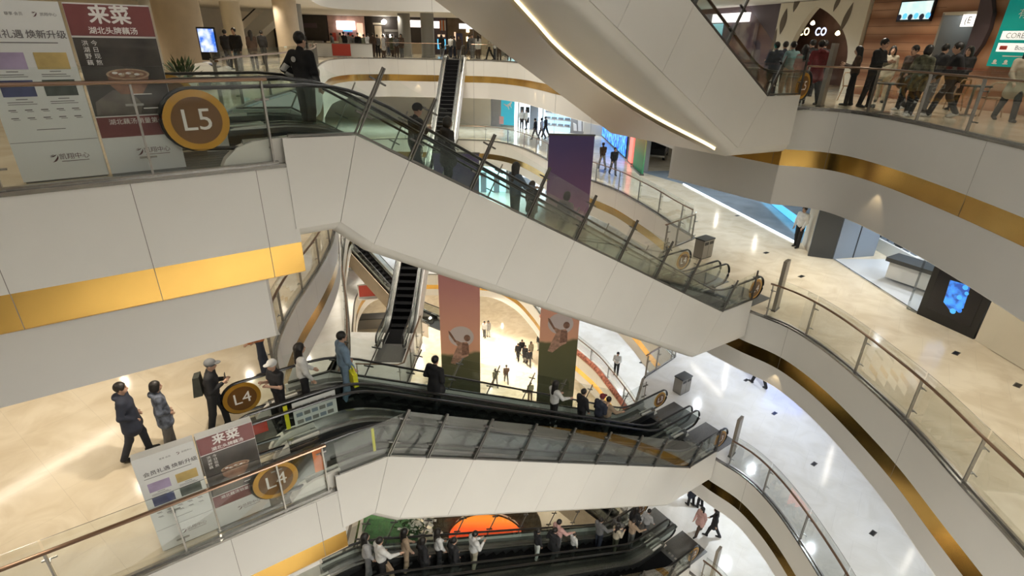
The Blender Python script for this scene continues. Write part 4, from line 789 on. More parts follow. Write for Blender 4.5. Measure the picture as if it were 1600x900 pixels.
q.build('lettering', gs); q = MB(); put_text(q, 'CORE', gx0 + .5, -.13, zt, .19, M['kiosk']); put_text(q, 'Book', gx0 + .78, -.13, zt - .3, .16, M['kiosk']); q.disc_y((gx0 + 1.05, -.13, zt + .06), .12, .004, M['red'], 14); q.box((gx0 + .2, -.13, zt - .35), (gx0 + .4, -.127, zt - .25), M['red']); q.build('panel_lettering', gs)
# arches
ar = thing('lattice_arch', 'cream pointed arch screen with leaf-shaped openings before the dark cafe interior', 'arch', (*W2, 0), WA)
ax0, ax1 = onwall(1205, 100)[0], onwall(1338, 100)[0]; pl, pr_ = onwall(1219, 150)[0], onwall(1313, 150)[0]; apx, apz = onwall(1281, 3); apz = min(apz, 3.0)
n_ = 12; lc = [(pl + (apx - pl) * (t / n_) ** 1.7, 1.0 + (apz - 1.0) * (1 - (1 - t / n_) ** 1.15)) for t in range(n_ + 1)]; rc = [(pr_ + (apx - pr_) * (t / n_) ** 2.0, 1.0 + (apz - 1.0) * (1 - (1 - t / n_) ** 1.2)) for t in range(n_ + 1)]
mb = MB(); lc = [(pl, 0)] + lc; rc = [(pr_, 0)] + rc
for i in range(len(lc) - 1): mb.xz([(ax0, lc[i][1]), lc[i], lc[i + 1], (ax0, lc[i + 1][1])], -.12, .12, M['cream']); mb.xz([rc[i], (ax1, rc[i][1]), (ax1, rc[i + 1][1]), rc[i + 1]], -.12, .12, M['cream'])
mb.box((ax0, -.12, apz), (ax1, .12, 3.2), M['cream']); mb.build('arch_screen', ar)
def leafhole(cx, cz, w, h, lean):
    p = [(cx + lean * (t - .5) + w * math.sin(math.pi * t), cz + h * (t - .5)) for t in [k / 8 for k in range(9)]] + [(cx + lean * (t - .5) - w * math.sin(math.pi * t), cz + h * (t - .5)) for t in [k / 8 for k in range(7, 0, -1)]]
    MB().xz(p, -.135, -.115, mat('opening_shade', (.13, .10, .075), .7) if 'opening_shade' not in bpy.data.materials else bpy.data.materials['opening_shade']).build('leaf_opening_shade', ar)  # dark leaf plate on the screen, coloured for the shade of an opening
for px, py, wd, h_, ln in ((1228, 34, .19, 1.0, .1), (1250, 2, .17, .8, .2), (1327, 28, .13, 1.0, .3), (1313, 4, .11, .6, .2), (1213, 66, .11, 1.1, .05)):
    x, z = onwall(px, py); leafhole(x, z, wd, h_, ln)
ci = thing('cafe_interior', 'dark plum cafe interior with lit round letters seen through the pointed arch', 'shop interior', (*W2, 0), WA)
MB().box((ax0 - 9, 2.4, 0), (ax1 + 4, 2.5, 3.2), mat('plum_interior', (.13, .075, .07), .5, noise=.4, scale=1.5)).build('back_wall', ci)
for px, tx, m in ((1257, 'CO', glow('yellow_letters', (1, .82, .45), 2.0)), (1283, 'CO', glow('blue_letters', (.6, .7, 1.0), 1.6))):
    P = onwall(px, 50, -1.0); q = MB(); put_text(q, tx, P[0], .98, P[1], .42, m, 1.1, .012); q.build('lit_letters', ci)
for px, py in ((1270, 36), (1309, 52), (1324, 36)): P = onwall(px, py, -1.5); MB().lathe([(0, -.09), (.08, -.05), (.09, 0), (.04, .08), (0, .1)], (P[0], 1.5, P[1]), M['lampy']).build('pendant_lamp', ci, True)
# shop beyond the upper escalator landing
x3, x4 = onwall(1085, 40)[0], onwall(1188, 40)[0]
bs = thing('lit_shop_window', 'cyan shop window with a dark screen seen through the top right escalator glass', 'shopfront', (*W2, 0), WA)
MB().box((x3 - 6, .2, 0), (ax0, .3, 3.25), M['plum']).build('back_panel', bs); a_, b_ = onwall(1075, 30)[0], onwall(1128, 30)[0]; MB().box((a_, .05, .3), (b_, .15, 2.5), glow('cyan_glass', (.28, .62, .68), .75)).build('lit_window', bs); a_, b_ = onwall(1150, 30)[0], onwall(1183, 30)[0]; MB().box((a_, .0, .9), (b_, .15, 2.5), screen('dark_picture', (.01, .012, .03), (.12, .11, .10), 1.2, .35)).build('dark_screen', bs); a_, b_ = onwall(1118, 5)[0], onwall(1172, 5)[0]; MB().box((a_, -.05, 2.55), (b_, .15, 2.95), glow('white_band', (1, .92, .9), 1.6)).build('lit_band', bs)
# cafe chairs and tables
def chair(p, rz, label):
    t = thing('cafe_chair', label, 'chair', p, rz, 'light wooden cafe chairs'); m = M['wood2']
    MB().box((-.22, -.22, .43), (.22, .22, .47), m).build('seat', t); MB().tube([(-.21, .2, .47), (-.22, .26, .75), (-.15, .29, .84), (.15, .29, .84), (.22, .26, .75), (.21, .2, .47)], .018, m).build('backrest', t)
    for x in (-1, 1):
        for y in (-1, 1): MB().tube([(x * .19, y * .19, .44), (x * .24, y * .25, 0)], .017, m, 6).build('leg', t)
def table(p, label, h=.75):
    t = thing('cafe_table', label, 'table', p, WA, 'small cafe tables'); MB().lathe([(0, h - .03), (.36, h - .03), (.36, h), (0, h)], (0, 0, 0), M['darkpanel']).build('table_top', t); MB().tube([(0, 0, .02), (0, 0, h - .03)], .035, M['steel']).build('stem', t); MB().lathe([(0, 0), (.24, 0), (.24, .02), (0, .03)], (0, 0, 0), M['steel']).build('base', t)
for px, py, rz, lb in ((1327, 158, 20, 'pale wooden chair right of the taupe pylon in the cafe'), (1478, 172, 200, 'wooden chair behind the seated-height crowd, below the kitchen opening'), (1540, 181, 160, 'wooden chair left of the person in the pale coat'), (1592, 172, 30, 'wooden chair right of the person in the pale coat')): chair(at(px, py, 0), R(rz), lb)
for px, py, lb in ((1378, 176, 'small dark table between the cafe customers, left of the middle'), (1508, 180, 'small dark table left of the wooden chair by the pale coat')): table(at(px, py, 0), lb)
# ------------------------------------------------------------------ lower floors: decorations
P = at(760, 843, -24)
sn = thing('sun_panel', 'glowing orange half-sun panel on the lowest floor', 'decoration', P); r_ = 2.12; MB().xz([(r_ * math.cos(R(6 * k)), r_ * .93 * math.sin(R(6 * k))) for k in range(31)], -.08, .08, M['sun']).build('sun_face', sn); MB().tube([(r_ * math.cos(R(6 * k)), 0, r_ * .93 * math.sin(R(6 * k))) for k in range(31)], .05, M['hedge']).build('rim', sn)
hg = thing('hedge_arch', 'dark brown-green hedge arching behind the orange half-sun', 'hedge', P + Vector((0, .62, 0)))
mb = MB(); random.seed(4)
for k in range(1500):
    q = R(random.uniform(-2, 182)); rr = random.uniform(2.0, 3.25 if 40 < math.degrees(q) < 130 else 2.9); c = Vector((rr * math.cos(q) * 1.02, random.uniform(-.45, .45), max(.05, rr * .93 * math.sin(q)))); d = Vector((random.gauss(0, 1), random.gauss(0, 1), random.gauss(0, 1))).normalized(); s_ = d.cross(Vector((.3, .5, .8))).normalized() * .07
    mb.add([c - d * .15, c + s_, c + d * .15, c - s_], [(0, 1, 2, 3)], M['hedge'] if k % 3 else M['leaf'])
mb.build('leaves', hg); MB().tube([(2.55 * math.cos(R(6 * k)), 0, 2.4 * math.sin(R(6 * k))) for k in range(31)], .62, M['hedge'], 10).build('hedge_core', hg, True)
lw = [at(px, py, -23.7) for px, py in ((566, 850), (652, 850), (654, 818), (622, 782), (584, 782), (566, 800))]
tag(struct(MB().prism([(p.x, p.y) for p in lw], -24, -23.7, M['green']).build('lawn_mat')), 'dark green lawn mat on the lowest floor left of the orange half-sun', 'lawn'); bpy.data.objects['lawn_mat']['kind'] = 'thing'
fb = thing('flower_bush', 'bush of big white blossoms between the lawn mat and the orange half-sun', 'flowers', at(658, 832, -24)); mb = MB(); lv_ = MB(); random.seed(9)
for k in range(95):
    c = Vector((random.gauss(0, .55), random.gauss(0, .3), random.uniform(.3, 1.9)))
    for j in range(5):
        a = j * 1.256; d = Vector((math.cos(a), random.uniform(-.6, .1), math.sin(a))).normalized() * .13; s_ = d.cross(Vector((0, 1, 0))).normalized() * .06; mb.add([c, c + d * .5 + s_, c + d, c + d * .5 - s_], [(0, 1, 2, 3)], M['flower'])
for k in range(260): c = Vector((random.gauss(-.2, .6), random.gauss(.1, .3), random.uniform(.05, 1.8))); d = Vector((random.gauss(0, 1), random.gauss(0, 1), random.gauss(0, 1))).normalized() * .16; s_ = d.cross(Vector((.1, .9, .2))).normalized() * .06; lv_.add([c - d, c + s_, c + d, c - s_], [(0, 1, 2, 3)], M['leaf'])
tag(mb.build('blossoms', fb), kind='stuff'); tag(lv_.build('leaves', fb), kind='stuff')
edge = offset([p for p in resample(BACKC, .4) if p.x > 2.2 and p.y < 37], .16)
pl_ = thing('flower_trough', 'reddish flower trough along the lower floor edge right of the hanging banners', 'planter', (edge[0].x, edge[0].y, -18)); mb = MB(); c0_ = edge[0]
mb.tube([(p.x - c0_.x, p.y - c0_.y, .25) for p in edge], .17, mat('red_flowers', (.30, .10, .06), .9, noise=.7, scale=6, bump=1), 8); tag(mb.build('flowers', pl_), kind='stuff'); MB().tube([(p.x - c0_.x, p.y - c0_.y, .06) for p in edge], .10, M['beige'], 6).build('trough', pl_)
for px, py, m, w_, h_, lb in ((555, 420, 'orange', 1.3, 1.1, 'small orange board on the pale floor left of the distant beige escalator'), (578, 466, 'red', 1.8, 1.2, 'red framed picture board on the ledge left of the steep far escalator')):
    p = at(px, py, -18); t = thing('picture_board', lb, 'picture board', p, R(12)); MB().box((-w_ / 2, -.04, .1), (w_ / 2, .04, .1 + h_), M['paper']).build('frame', t); MB().box((-w_ / 2 + .1, -.05, .2), (w_ / 2 - .1, -.04, h_), M[m]).build('picture', t); MB().box((-w_ / 2, -.3, 0), (w_ / 2, .3, .1), M['paper']).build('base', t)
kk = thing('service_counter', 'dark grey service counter on the lowest floor left of the steep far escalator', 'counter', at(585, 510, -24), R(10)); MB().box((-2.0, -.5, 0), (2.0, .5, 1.05), M['kiosk']).build('body', kk); MB().box((-2.1, -.6, 1.05), (2.1, .6, 1.15), M['darkpanel']).build('top', kk)
# ------------------------------------------------------------------ people: one smooth body surface per pose, clothes and hair as children
def sdf_mesh(prims, vox, name, post=None, pad=.05):
    lo = np.full(3, 9e9); hi = -lo; bbs = []
    for p in prims:
        if p[0] == 'cap': _, a, b, ra, rb, k = p; a = np.array(a, float); b = np.array(b, float); l = np.minimum(a - ra, b - rb); h = np.maximum(a + ra, b + rb)
        else: _, c, r, k = p[:4]; c = np.array(c, float); r_ = np.array(r, float); m = r_.max() if len(p) > 4 else r_; l = c - m; h = c + m
        bbs.append((l, h)); lo = np.minimum(lo, l); hi = np.maximum(hi, h)
    lo -= pad; n = np.ceil((hi + pad - lo) / vox).astype(int) + 1
    D = np.full(n, .5, np.float32); ax = [lo[i] + vox * np.arange(n[i]) for i in range(3)]
    for p, (l, h) in zip(prims, bbs):
        g = .09
        i0 = np.maximum(0, np.floor((l - g - lo) / vox).astype(int)); i1 = np.minimum(n, np.ceil((h + g - lo) / vox).astype(int) + 1)
        sl = tuple(slice(a, b) for a, b in zip(i0, i1)); X, Y, Z = np.meshgrid(ax[0][sl[0]], ax[1][sl[1]], ax[2][sl[2]], indexing='ij')
        if p[0] == 'cap':
            _, a, b, ra, rb, k = p; a = np.array(a, float); ab = np.array(b, float) - a; L2 = max(1e-9, ab @ ab)
            t = np.clip(((X - a[0]) * ab[0] + (Y - a[1]) * ab[1] + (Z - a[2]) * ab[2]) / L2, 0, 1)
            d = np.sqrt((X - a[0] - t * ab[0]) ** 2 + (Y - a[1] - t * ab[1]) ** 2 + (Z - a[2] - t * ab[2]) ** 2) - (ra + (rb - ra) * t)
        else:
            _, c, r, k = p[:4]; q0, q1, q2 = X - c[0], Y - c[1], Z - c[2]
            if len(p) > 4: ca, sa = math.cos(p[4]), math.sin(p[4]); q1, q2 = q1 * ca + q2 * sa, -q1 * sa + q2 * ca
            d = (np.sqrt((q0 / r[0]) ** 2 + (q1 / r[1]) ** 2 + (q2 / r[2]) ** 2) - 1) * min(r)
        d = d.astype(np.float32); E = D[sl]
        if k > 0: hh = np.clip(.5 + .5 * (E - d) / k, 0, 1); D[sl] = E * (1 - hh) + d * hh - k * hh * (1 - hh)
        elif k == 0: D[sl] = np.minimum(E, d)
        else: D[sl] = np.maximum(E, -d)
    if post: X, Y, Z = np.meshgrid(*ax, indexing='ij'); D = post(D, X, Y, Z)
    S = D < 0; cells = np.zeros(tuple(n - 1), np.int8); acc = np.zeros(tuple(n - 1) + (3,), np.float32); cnt = np.zeros(tuple(n - 1), np.float32)
    corner = [(i, j, k) for i in (0, 1) for j in (0, 1) for k in (0, 1)]
    def sub(A, c): return A[c[0]:A.shape[0] - 1 + c[0], c[1]:A.shape[1] - 1 + c[1], c[2]:A.shape[2] - 1 + c[2]]
    for c in corner:
        for a in range(3):
            if c[a] == 0:
                e = list(c); e[a] = 1; d0, d1 = sub(D, c), sub(D, tuple(e)); x = (d0 < 0) != (d1 < 0); t = np.where(x, d0 / np.where(x, d0 - d1, 1), 0)
                for b in range(3): acc[..., b] += np.where(x, (c[b] if b != a else t), 0)
                cnt += x
    on = cnt > 0; idx = np.full(on.shape, -1, np.int64); idx[on] = np.arange(on.sum()); ijk = np.argwhere(on)
    V = lo + vox * (ijk + acc[on] / cnt[on][:, None]); F = []
    for a in range(3):
        b, c = (a + 1) % 3, (a + 2) % 3
        s0 = [slice(None)] * 3; s1 = [slice(None)] * 3; s0[a] = slice(0, -1); s1[a] = slice(1, None); A0, A1 = S[tuple(s0)], S[tuple(s1)]; ch = np.argwhere(A0 != A1)
        ch = ch[(ch[:, b] > 0) & (ch[:, c] > 0) & (ch[:, b] < n[b] - 1) & (ch[:, c] < n[c] - 1)]
        if not len(ch): continue
        q = []
        for db, dc in ((-1, -1), (0, -1), (0, 0), (-1, 0)): m = ch.copy(); m[:, b] += db; m[:, c] += dc; q.append(idx[m[:, 0], m[:, 1], m[:, 2]])
        q = np.stack(q, 1); fl = ~S[ch[:, 0], ch[:, 1], ch[:, 2]]; q[fl] = q[fl][:, ::-1]; F.append(q[(q >= 0).all(1)])
    me = bpy.data.meshes.new(name); me.from_pydata(V.tolist(), [], np.concatenate(F).tolist() if F else [])
    me.polygons.foreach_set('use_smooth', [True] * len(me.polygons)); return me
V3 = lambda *a: np.array(a, float)
SKINM = mat('skin', (.50, .31, .22), .55, noise=.05, scale=6); FACED = mat('face_dark', (.06, .035, .03), .5); LIPM = mat('lips', (.36, .14, .12), .5)
CL = {}
def cloth(c, pat=0.0, sc=9):
    k = (tuple(c), pat)
    if k not in CL: CL[k] = mat('cloth_%d' % len(CL), c, .85, noise=pat or .12, scale=sc, bump=.25)
    return CL[k]
BLACK, NAVY, WHITE, GREY, BEIGE, DENIM, BROWN, RED, PINK, OLIVE, TEALC, TAN, LGREY, ORANGE = (.014, .014, .016), (.022, .027, .045), (.62, .62, .60), (.13, .13, .13), (.42, .37, .28), (.17, .25, .34), (.08, .05, .035), (.16, .022, .025), (.50, .30, .27), (.075, .08, .05), (.20, .33, .33), (.34, .25, .17), (.33, .33, .33), (.45, .15, .05)
HAIRC = {'black': mat('black_hair', (.012, .010, .009), .45, bump=.5, scale=40), 'grey': mat('grey_hair', (.12, .11, .10), .5, bump=.5, scale=40)}
SHOES = {'black': mat('black_shoe', (.015, .015, .015), .45), 'white': mat('white_shoe', (.6, .6, .58), .5)}
protos = {}
def proto(key, pose):
    """pose keys: thigh/knee (l,r), lean, arm (l,r)=(pitch,out,elbow,inward), head (turn,nod), coat, hair, skirt, short sleeves, build"""
    g = dict(thigh=(4, -4), knee=(3, 6), lean=0, arml=(4, 8, 12, 5), armr=(4, 8, 12, 5), nod=0, turn=0, coat=0, hair='short', skirt=False, short=False, w=1.0, vox=.014, bag=None); g.update(pose); w = g['w']; vx = g['vox']
    J = {}
    pel = V3(0, 0, .93); ank = []
    for i, s in enumerate((-1, 1)):
        a, b = R(g['thigh'][i]), R(g['knee'][i]); hip = pel + V3(.088 * s * w, 0, -.02); kn = hip + .43 * V3(.03 * s, math.sin(a), -math.cos(a)); an = kn + .41 * V3(0, math.sin(a - b), -math.cos(a - b)); J[s] = (hip, kn, an); ank.append(an[2])
    dz = .085 - min(ank)
    rl = R(g['lean']); piv = pel.copy()
    def T(p): p = np.array(p, float) - piv; return piv + V3(p[0], p[1] * math.cos(rl) + p[2] * math.sin(rl), p[2] * math.cos(rl) - p[1] * math.sin(rl)) + V3(0, 0, dz)
    def Z(p): return np.array(p, float) + V3(0, 0, dz)
    arms = {}
    for s, k in ((-1, 'arml'), (1, 'armr')):
        p, o, e, inn = [R(x) for x in g[k]]; sh = V3(.178 * s * w, -.01, 1.385); d = V3(s * math.sin(o), math.sin(p) * math.cos(o), -math.cos(p) * math.cos(o)); el = sh + .285 * d
        d2 = V3(-s * math.sin(inn), math.sin(p + e) * math.cos(inn), -math.cos(p + e) * math.cos(inn)); wr = el + .245 * d2; arms[s] = (sh, el, wr, d2, d)
    tn = R(g['turn']); hc = V3(0, .025, 1.605)
    def Hd(p): p = np.array(p, float); return T(hc + V3(p[0] * math.cos(tn) - p[1] * math.sin(tn), p[0] * math.sin(tn) + p[1] * math.cos(tn), p[2]))
    # --- body
    P = [('cap', T((0, 0, .96)), T((0, .005, 1.12)), .115 * w, .105 * w, .05), ('cap', T((-.06 * w, .0, 1.25)), T((.06 * w, .0, 1.25)), .108 * w, .108 * w, .06), ('cap', T((-.12 * w, -.01, 1.375)), T((.12 * w, -.01, 1.375)), .06, .06, .06), ('cap', T((0, -.012, 1.40)), T((0, .012, 1.52)), .056, .05, .035)]
    P += [('ell', Hd((0, 0, .02)), (.076, .094, .108), .02), ('ell', Hd((0, .030, -.055)), (.055, .062, .062), .03), ('cap', Hd((0, .088, .012)), Hd((0, .106, -.022)), .010, .015, .012), ('ell', Hd((-.078, -.005, -.005)), (.012, .02, .03), .008), ('ell', Hd((.078, -.005, -.005)), (.012, .02, .03), .008), ('ell', Hd((0, .092, -.062)), (.022, .010, .008), .006)]
    for s in (-1, 1):
        hip, kn, an = [Z(q) for q in J[s]]; P += [('cap', hip, kn, .078 * w, .052, .05), ('cap', kn, kn + (an - kn) * .35, .050, .054, .03), ('cap', kn + (an - kn) * .35, an, .054, .036, .03)]
        tl = math.radians(g['thigh'][0 if s < 0 else 1] - g['knee'][0 if s < 0 else 1]); fd = V3(0, math.cos(tl * .6), min(0, math.sin(tl * .6))); hl = an + V3(0, -.03, -.04); P += [('cap', hl, an + fd * .14 + V3(.01 * s, 0, -.052), .04, .03, .03)]
        sh, el, wr, d2, d = arms[s]; P += [('cap', T(sh), T(el), .047, .038, .04), ('cap', T(el), T(wr), .037, .027, .02)]
        side = np.cross(d2, V3(s * 1.0, 0, .15)); side /= np.linalg.norm(side) + 1e-9; inw = np.cross(side, d2)
        pm = wr + d2 * .045; P += [('cap', T(wr), T(wr + d2 * .075), .026, .030, .015)]
        for f, (off, L) in enumerate(((-.027, .060), (-.009, .075), (.009, .070), (.027, .052))):
            b0 = wr + d2 * .085 + side * off; b1 = b0 + d2 * L * .55 + inw * .006; b2 = b1 + d2 * L * .38 + inw * .022; P += [('cap', T(b0), T(b1), .0105, .0095, .004), ('cap', T(b1), T(b2), .0095, .008, .003)]
        t0 = wr + d2 * .035 + side * .026; t1 = t0 + d2 * .035 + side * .030; P += [('cap', T(t0), T(t1), .012, .0105, .008), ('cap', T(t1), T(t1 + d2 * .03), .0105, .009, .004)]
    body = sdf_mesh(P, min(vx, .0115) if vx < .016 else vx, 'body')
    for m in (SKINM, FACED, LIPM): body.materials.append(m)
    eyes = [Hd((sx * .031, .086, .022)) for sx in (-1, 1)]; brows = [Hd((sx * .033, .088, .048)) for sx in (-1, 1)]; lip = Hd((0, .098, -.062))
    if vx < .016:
        for p in body.polygons:
            c = np.array(p.center)
            if any(np.linalg.norm((c - e) * (1, 1, 1.7)) < .021 for e in eyes) or any(np.linalg.norm((c - e) * (.75, .8, 2.2)) < .019 for e in brows): p.material_index = 1
            elif np.linalg.norm((c - lip) * (.7, .8, 2)) < .019: p.material_index = 2
    # --- top
    k = .05; ex = .022
    P = [('cap', T((-.035 * w, 0, .98)), T((-.05 * w, .005, 1.12)), .115 * w + ex, .105 * w + ex, k), ('cap', T((.035 * w, 0, .98)), T((.05 * w, .005, 1.12)), .115 * w + ex, .105 * w + ex, k), ('cap', T((-.075 * w, 0, 1.25)), T((.075 * w, 0, 1.25)), .108 * w + ex, .108 * w + ex, k), ('cap', T((-.125 * w, -.012, 1.37)), T((.125 * w, -.012, 1.37)), .068 + ex, .068 + ex, k), ('cap', T((0, -.015, 1.42)), T((0, -.01, 1.47)), .066 + ex * .3, .06, .03)]
    if g['coat']:
        ln = g['coat']
        for s in (-1, 1): P += [('cap', T((.05 * s * w, 0, 1.0)), Z((.085 * s * w, .01, .96 - ln)), .13 * w, .13 * w + .03, k)]
    for s in (-1, 1):
        sh, el, wr, d2, d = arms[s]; P += [('cap', T(sh), T(sh + (el - sh) * (.62 if g['short'] else 1)), .066 + ex * .6, .058 + ex * .2, .04)]
        if not g['short']: P += [('cap', T(el), T(wr), .054 + ex * .3, .041, .03)]
    if g.get('hood'): P += [('ell', T((0, -.085, 1.45)), (.12, .075, .06), .03)]
    top = sdf_mesh(P, vx, 'jacket')
    # --- legs
    P = []
    if g['skirt']:
        for s in (-1, 1): P += [('cap', Z((.04 * s, 0, .98)), Z((.085 * s, .01, .55)), .12, .17, .06)]
    else:
        P += [('cap', Z((-.05 * w, 0, .95)), Z((.05 * w, 0, .95)), .118 * w, .118 * w, .05)]
        for s in (-1, 1): hip, kn, an = [Z(q) for q in J[s]]; P += [('cap', hip, kn, .095 * w, .074, .035), ('cap', kn, an + (an - kn) * .06, .072, .062, .03)]
    leg = sdf_mesh(P, vx, 'trousers')
    P = []
    for s in (-1, 1):
        hip, kn, an = [Z(q) for q in J[s]]; tl = R(g['thigh'][0 if s < 0 else 1] - g['knee'][0 if s < 0 else 1]); fd = V3(0, math.cos(tl * .6), min(0, math.sin(tl * .6))); P += [('cap', an + V3(0, -.035, -.042), an + fd * .15 + V3(.012 * s, 0, -.05), .050, .040, .0), ('cap', an + V3(0, -.01, .0), an + V3(0, -.01, -.04), .048, .052, .02)]
    def flat(D, X, Y, Zz): return np.maximum(D, (.004 - Zz).astype(np.float32)) if min(ank) + dz < .09 else D
    shoe = sdf_mesh(P, vx, 'shoes', flat)
    # --- hair
    ht = g['hair']; f0 = Hd((0, .085, -.02)); P = [('ell', Hd((0, -.012, .038)), (.091, .108, .108), .01)]
    if ht == 'long': P += [('cap', Hd((0, -.05, 0)), Hd((0, -.085, -.30)), .085, .075, .05), ('cap', Hd((-.07, -.01, 0)), Hd((-.08, -.02, -.2)), .035, .03, .03), ('cap', Hd((.07, -.01, 0)), Hd((.08, -.02, -.2)), .035, .03, .03)]
    if ht == 'bun': P += [('ell', Hd((0, -.11, .07)), (.05, .05, .05), .01)]
    if ht == 'bob': P += [('ell', Hd((0, -.03, -.03)), (.098, .10, .10), .02)]
    if ht == 'cap': P = [('ell', Hd((0, -.005, .05)), (.097, .112, .095), .01), ('ell', Hd((0, .12, .055)), (.075, .08, .014), .015)]
    else: P += [('ell', Hd((0, .105, -.03)), (.068, .07, .10), -1)]
    hair = sdf_mesh(P, min(vx, .012), 'cap' if ht == 'cap' else 'hair')
    for m in (top, leg, shoe, hair): m.materials.append(FACED)
    protos[key] = (body, top, leg, shoe, hair, ht, g)
FINE, MID, LOW = .0125, .015, .021
proto('stand', dict(vox=FINE, arml=(8, 9, 25, 8), armr=(6, 9, 20, 6)))
proto('akimbo', dict(vox=FINE, arml=(-14, 34, 75, 55), armr=(4, 10, 25, 8), turn=-10))
proto('stand_f', dict(vox=MID, hair='long', w=.88, arml=(10, 7, 45, 20), armr=(6, 8, 20, 6)))
proto('phone', dict(vox=FINE, arml=(18, 8, 88, 25), armr=(18, 8, 92, 25), nod=15, lean=4))
proto('phone_f', dict(vox=MID, hair='long', w=.88, arml=(18, 8, 88, 25), armr=(20, 8, 95, 20), lean=3))
proto('walk', dict(vox=MID, thigh=(22, -16), knee=(8, 18), arml=(-18, 8, 15, 4), armr=(20, 8, 22, 4), lean=4))
proto('walk_f', dict(vox=MID, thigh=(20, -14), knee=(8, 16), hair='long', w=.88, coat=.28, arml=(-14, 8, 12, 4), armr=(16, 8, 30, 8), lean=3))
proto('coat', dict(vox=FINE, thigh=(14, -12), knee=(10, 12), coat=.22, hood=True, arml=(-10, 18, 62, 35), armr=(-12, 18, 55, 32), w=1.08))
proto('coat_f', dict(vox=MID, hair='bob', coat=.20, w=1.0, arml=(-8, 17, 50, 30), armr=(-10, 17, 58, 32), hood=True))
proto('cap', dict(vox=FINE, hair='cap', thigh=(16, -8), knee=(14, 6), arml=(8, 10, 108, 30), armr=(8, 10, 112, 30), lean=6))
proto('rail', dict(vox=MID, arml=(10, 10, 30, 6), armr=(35, 22, 45, -10)))
proto('rail_f', dict(vox=MID, hair='long', w=.9, arml=(15, 8, 70, 25), armr=(30, 20, 50, -8)))
proto('capf', dict(vox=MID, hair='cap', w=.9, short=True, arml=(15, 10, 105, 20), armr=(15, 10, 110, 25)))
proto('sit', dict(vox=MID, thigh=(86, 84), knee=(84, 82), arml=(30, 8, 60, 15), armr=(30, 8, 60, 15), lean=6))
proto('low', dict(vox=LOW)); proto('low_f', dict(vox=LOW, hair='long', w=.88, coat=.15)); proto('low_walk', dict(vox=LOW, thigh=(20, -16), knee=(6, 16), lean=3, arml=(-16, 8, 15, 4), armr=(18, 8, 20, 4))); proto('low_coat', dict(vox=LOW, coat=.3, w=1.02)); proto('low_phone', dict(vox=LOW, arml=(18, 8, 88, 25), armr=(18, 8, 92, 25), lean=5))
def person(pr, p, face, top, bot, label, h=1.70, hair='black', shoes='black', group=None, pat=0.0, botpat=0.0, extra=None, haircol=None):
    """face: heading in degrees, 0 = away from the camera (towards +y), 90 = towards -x"""
    body, tm, lm, sm, hm, ht, g = protos[pr]; t = thing('person', label, 'person', p, R(face), group); s = h / 1.722; t.scale = (s, s, s)
    for nm, me, m in (('body', body, None), ('jacket', tm, cloth(top, pat)), ('skirt' if g['skirt'] else 'trousers', lm, cloth(bot, botpat)), ('shoes', sm, SHOES[shoes]), ('cap' if ht == 'cap' else 'hair', hm, (cloth(haircol) if haircol else HAIRC[hair]))):
        o = bpy.data.objects.new(nm, me); COL.objects.link(o); o.parent = t
        if m: o.material_slots[0].link = 'OBJECT'; o.material_slots[0].material = m
    if extra: extra(t)
    return t
def backpack(t): MB().hexa([(-.15, -.13, 1.0), (.15, -.13, 1.0), (.15, -.30, .98), (-.15, -.30, .98)], [(-.12, -.13, 1.42), (.12, -.13, 1.42), (.11, -.25, 1.40), (-.11, -.25, 1.40)], cloth((.035, .038, .030), .2)).build('backpack', t)
def handbag(col):
    def f(t): MB().xz([(.16, .55), (.46, .55), (.44, .86), (.18, .86)], .03, .13, cloth(col)).build('bag', t); MB().tube([(.20, .08, .85), (.24, .08, 1.0), (.38, .08, 1.0), (.42, .08, .85)], .012, cloth(col), 6).build('bag_handle', t)
    return f
def phone(t): MB().box((-.04, .30, 1.22), (.04, .31, 1.36), M['darkpanel']).build('phone', t)
def patches(t):
    mb = MB(); mb.disc_y((-.05, -.142, 1.33), .045, .01, cloth(WHITE), 14); mb.build('white_patch', t); mb = MB(); mb.tube([(-.27, -.055, 1.25), (-.335, -.085, 1.155), (-.325, -.06, 1.13), (-.25, .05, 1.06)], .062, cloth(WHITE), 10); mb.build('white_sleeve_panel', t); MB().tube([(.15 * math.cos(R(20 * k)), .14 * math.sin(R(20 * k)), .925) for k in range(18)], .012, cloth(LGREY), 6, closed=True).build('hem_band', t)
def on_esc(s, o, z0): return so(s, o, z0 + (zc(s) if (s < 1 or s > 11.4) else -.2308 * (math.floor((s - 1) / .4) + 1)) + .125) if 1 < s < 11.4 else so(s, o, z0 + zc(s) + .014)
ES = 54.0 - 90  # heading of someone riding down (towards +u)
DN = math.degrees(TH) - 90
G54, G43, G32 = 'riders on the upper escalator', 'riders on the middle escalator', 'riders on the lowest escalator'
person('akimbo', on_esc(1.02, 2.42, 0), -20, BLACK, (.03, .03, .032), 'person in a black jacket with white patches standing at the top of the L5 escalator', 1.74, extra=patches, group=G54)
for s, pr, c, b, h, lb, hc in ((3.05, 'cap', BLACK, NAVY, 1.68, 'person in black with a dark cap riding just below the person with white patches', BLACK), (3.8, 'coat_f', (.03, .03, .035), BLACK, 1.6, 'person in dark clothes riding second below the top of the L5 escalator', None), (5.6, 'rail_f', (.10, .15, .22), (.05, .08, .12), 1.62, 'long-haired person in blue-grey riding left of the purple banner', None), (6.1, 'low_f', BLACK, BLACK, 1.35, 'short person in black riding beside the long-haired person in blue-grey', None), (7.25, 'coat_f', (.22, .20, .19), GREY, 1.62, 'person in a grey coat riding in front of the purple banner', None)):
    person(pr, on_esc(s, 2.42, 0), DN + (0 if s < 5 else 6), c, b, lb, h, group=G54, haircol=hc)
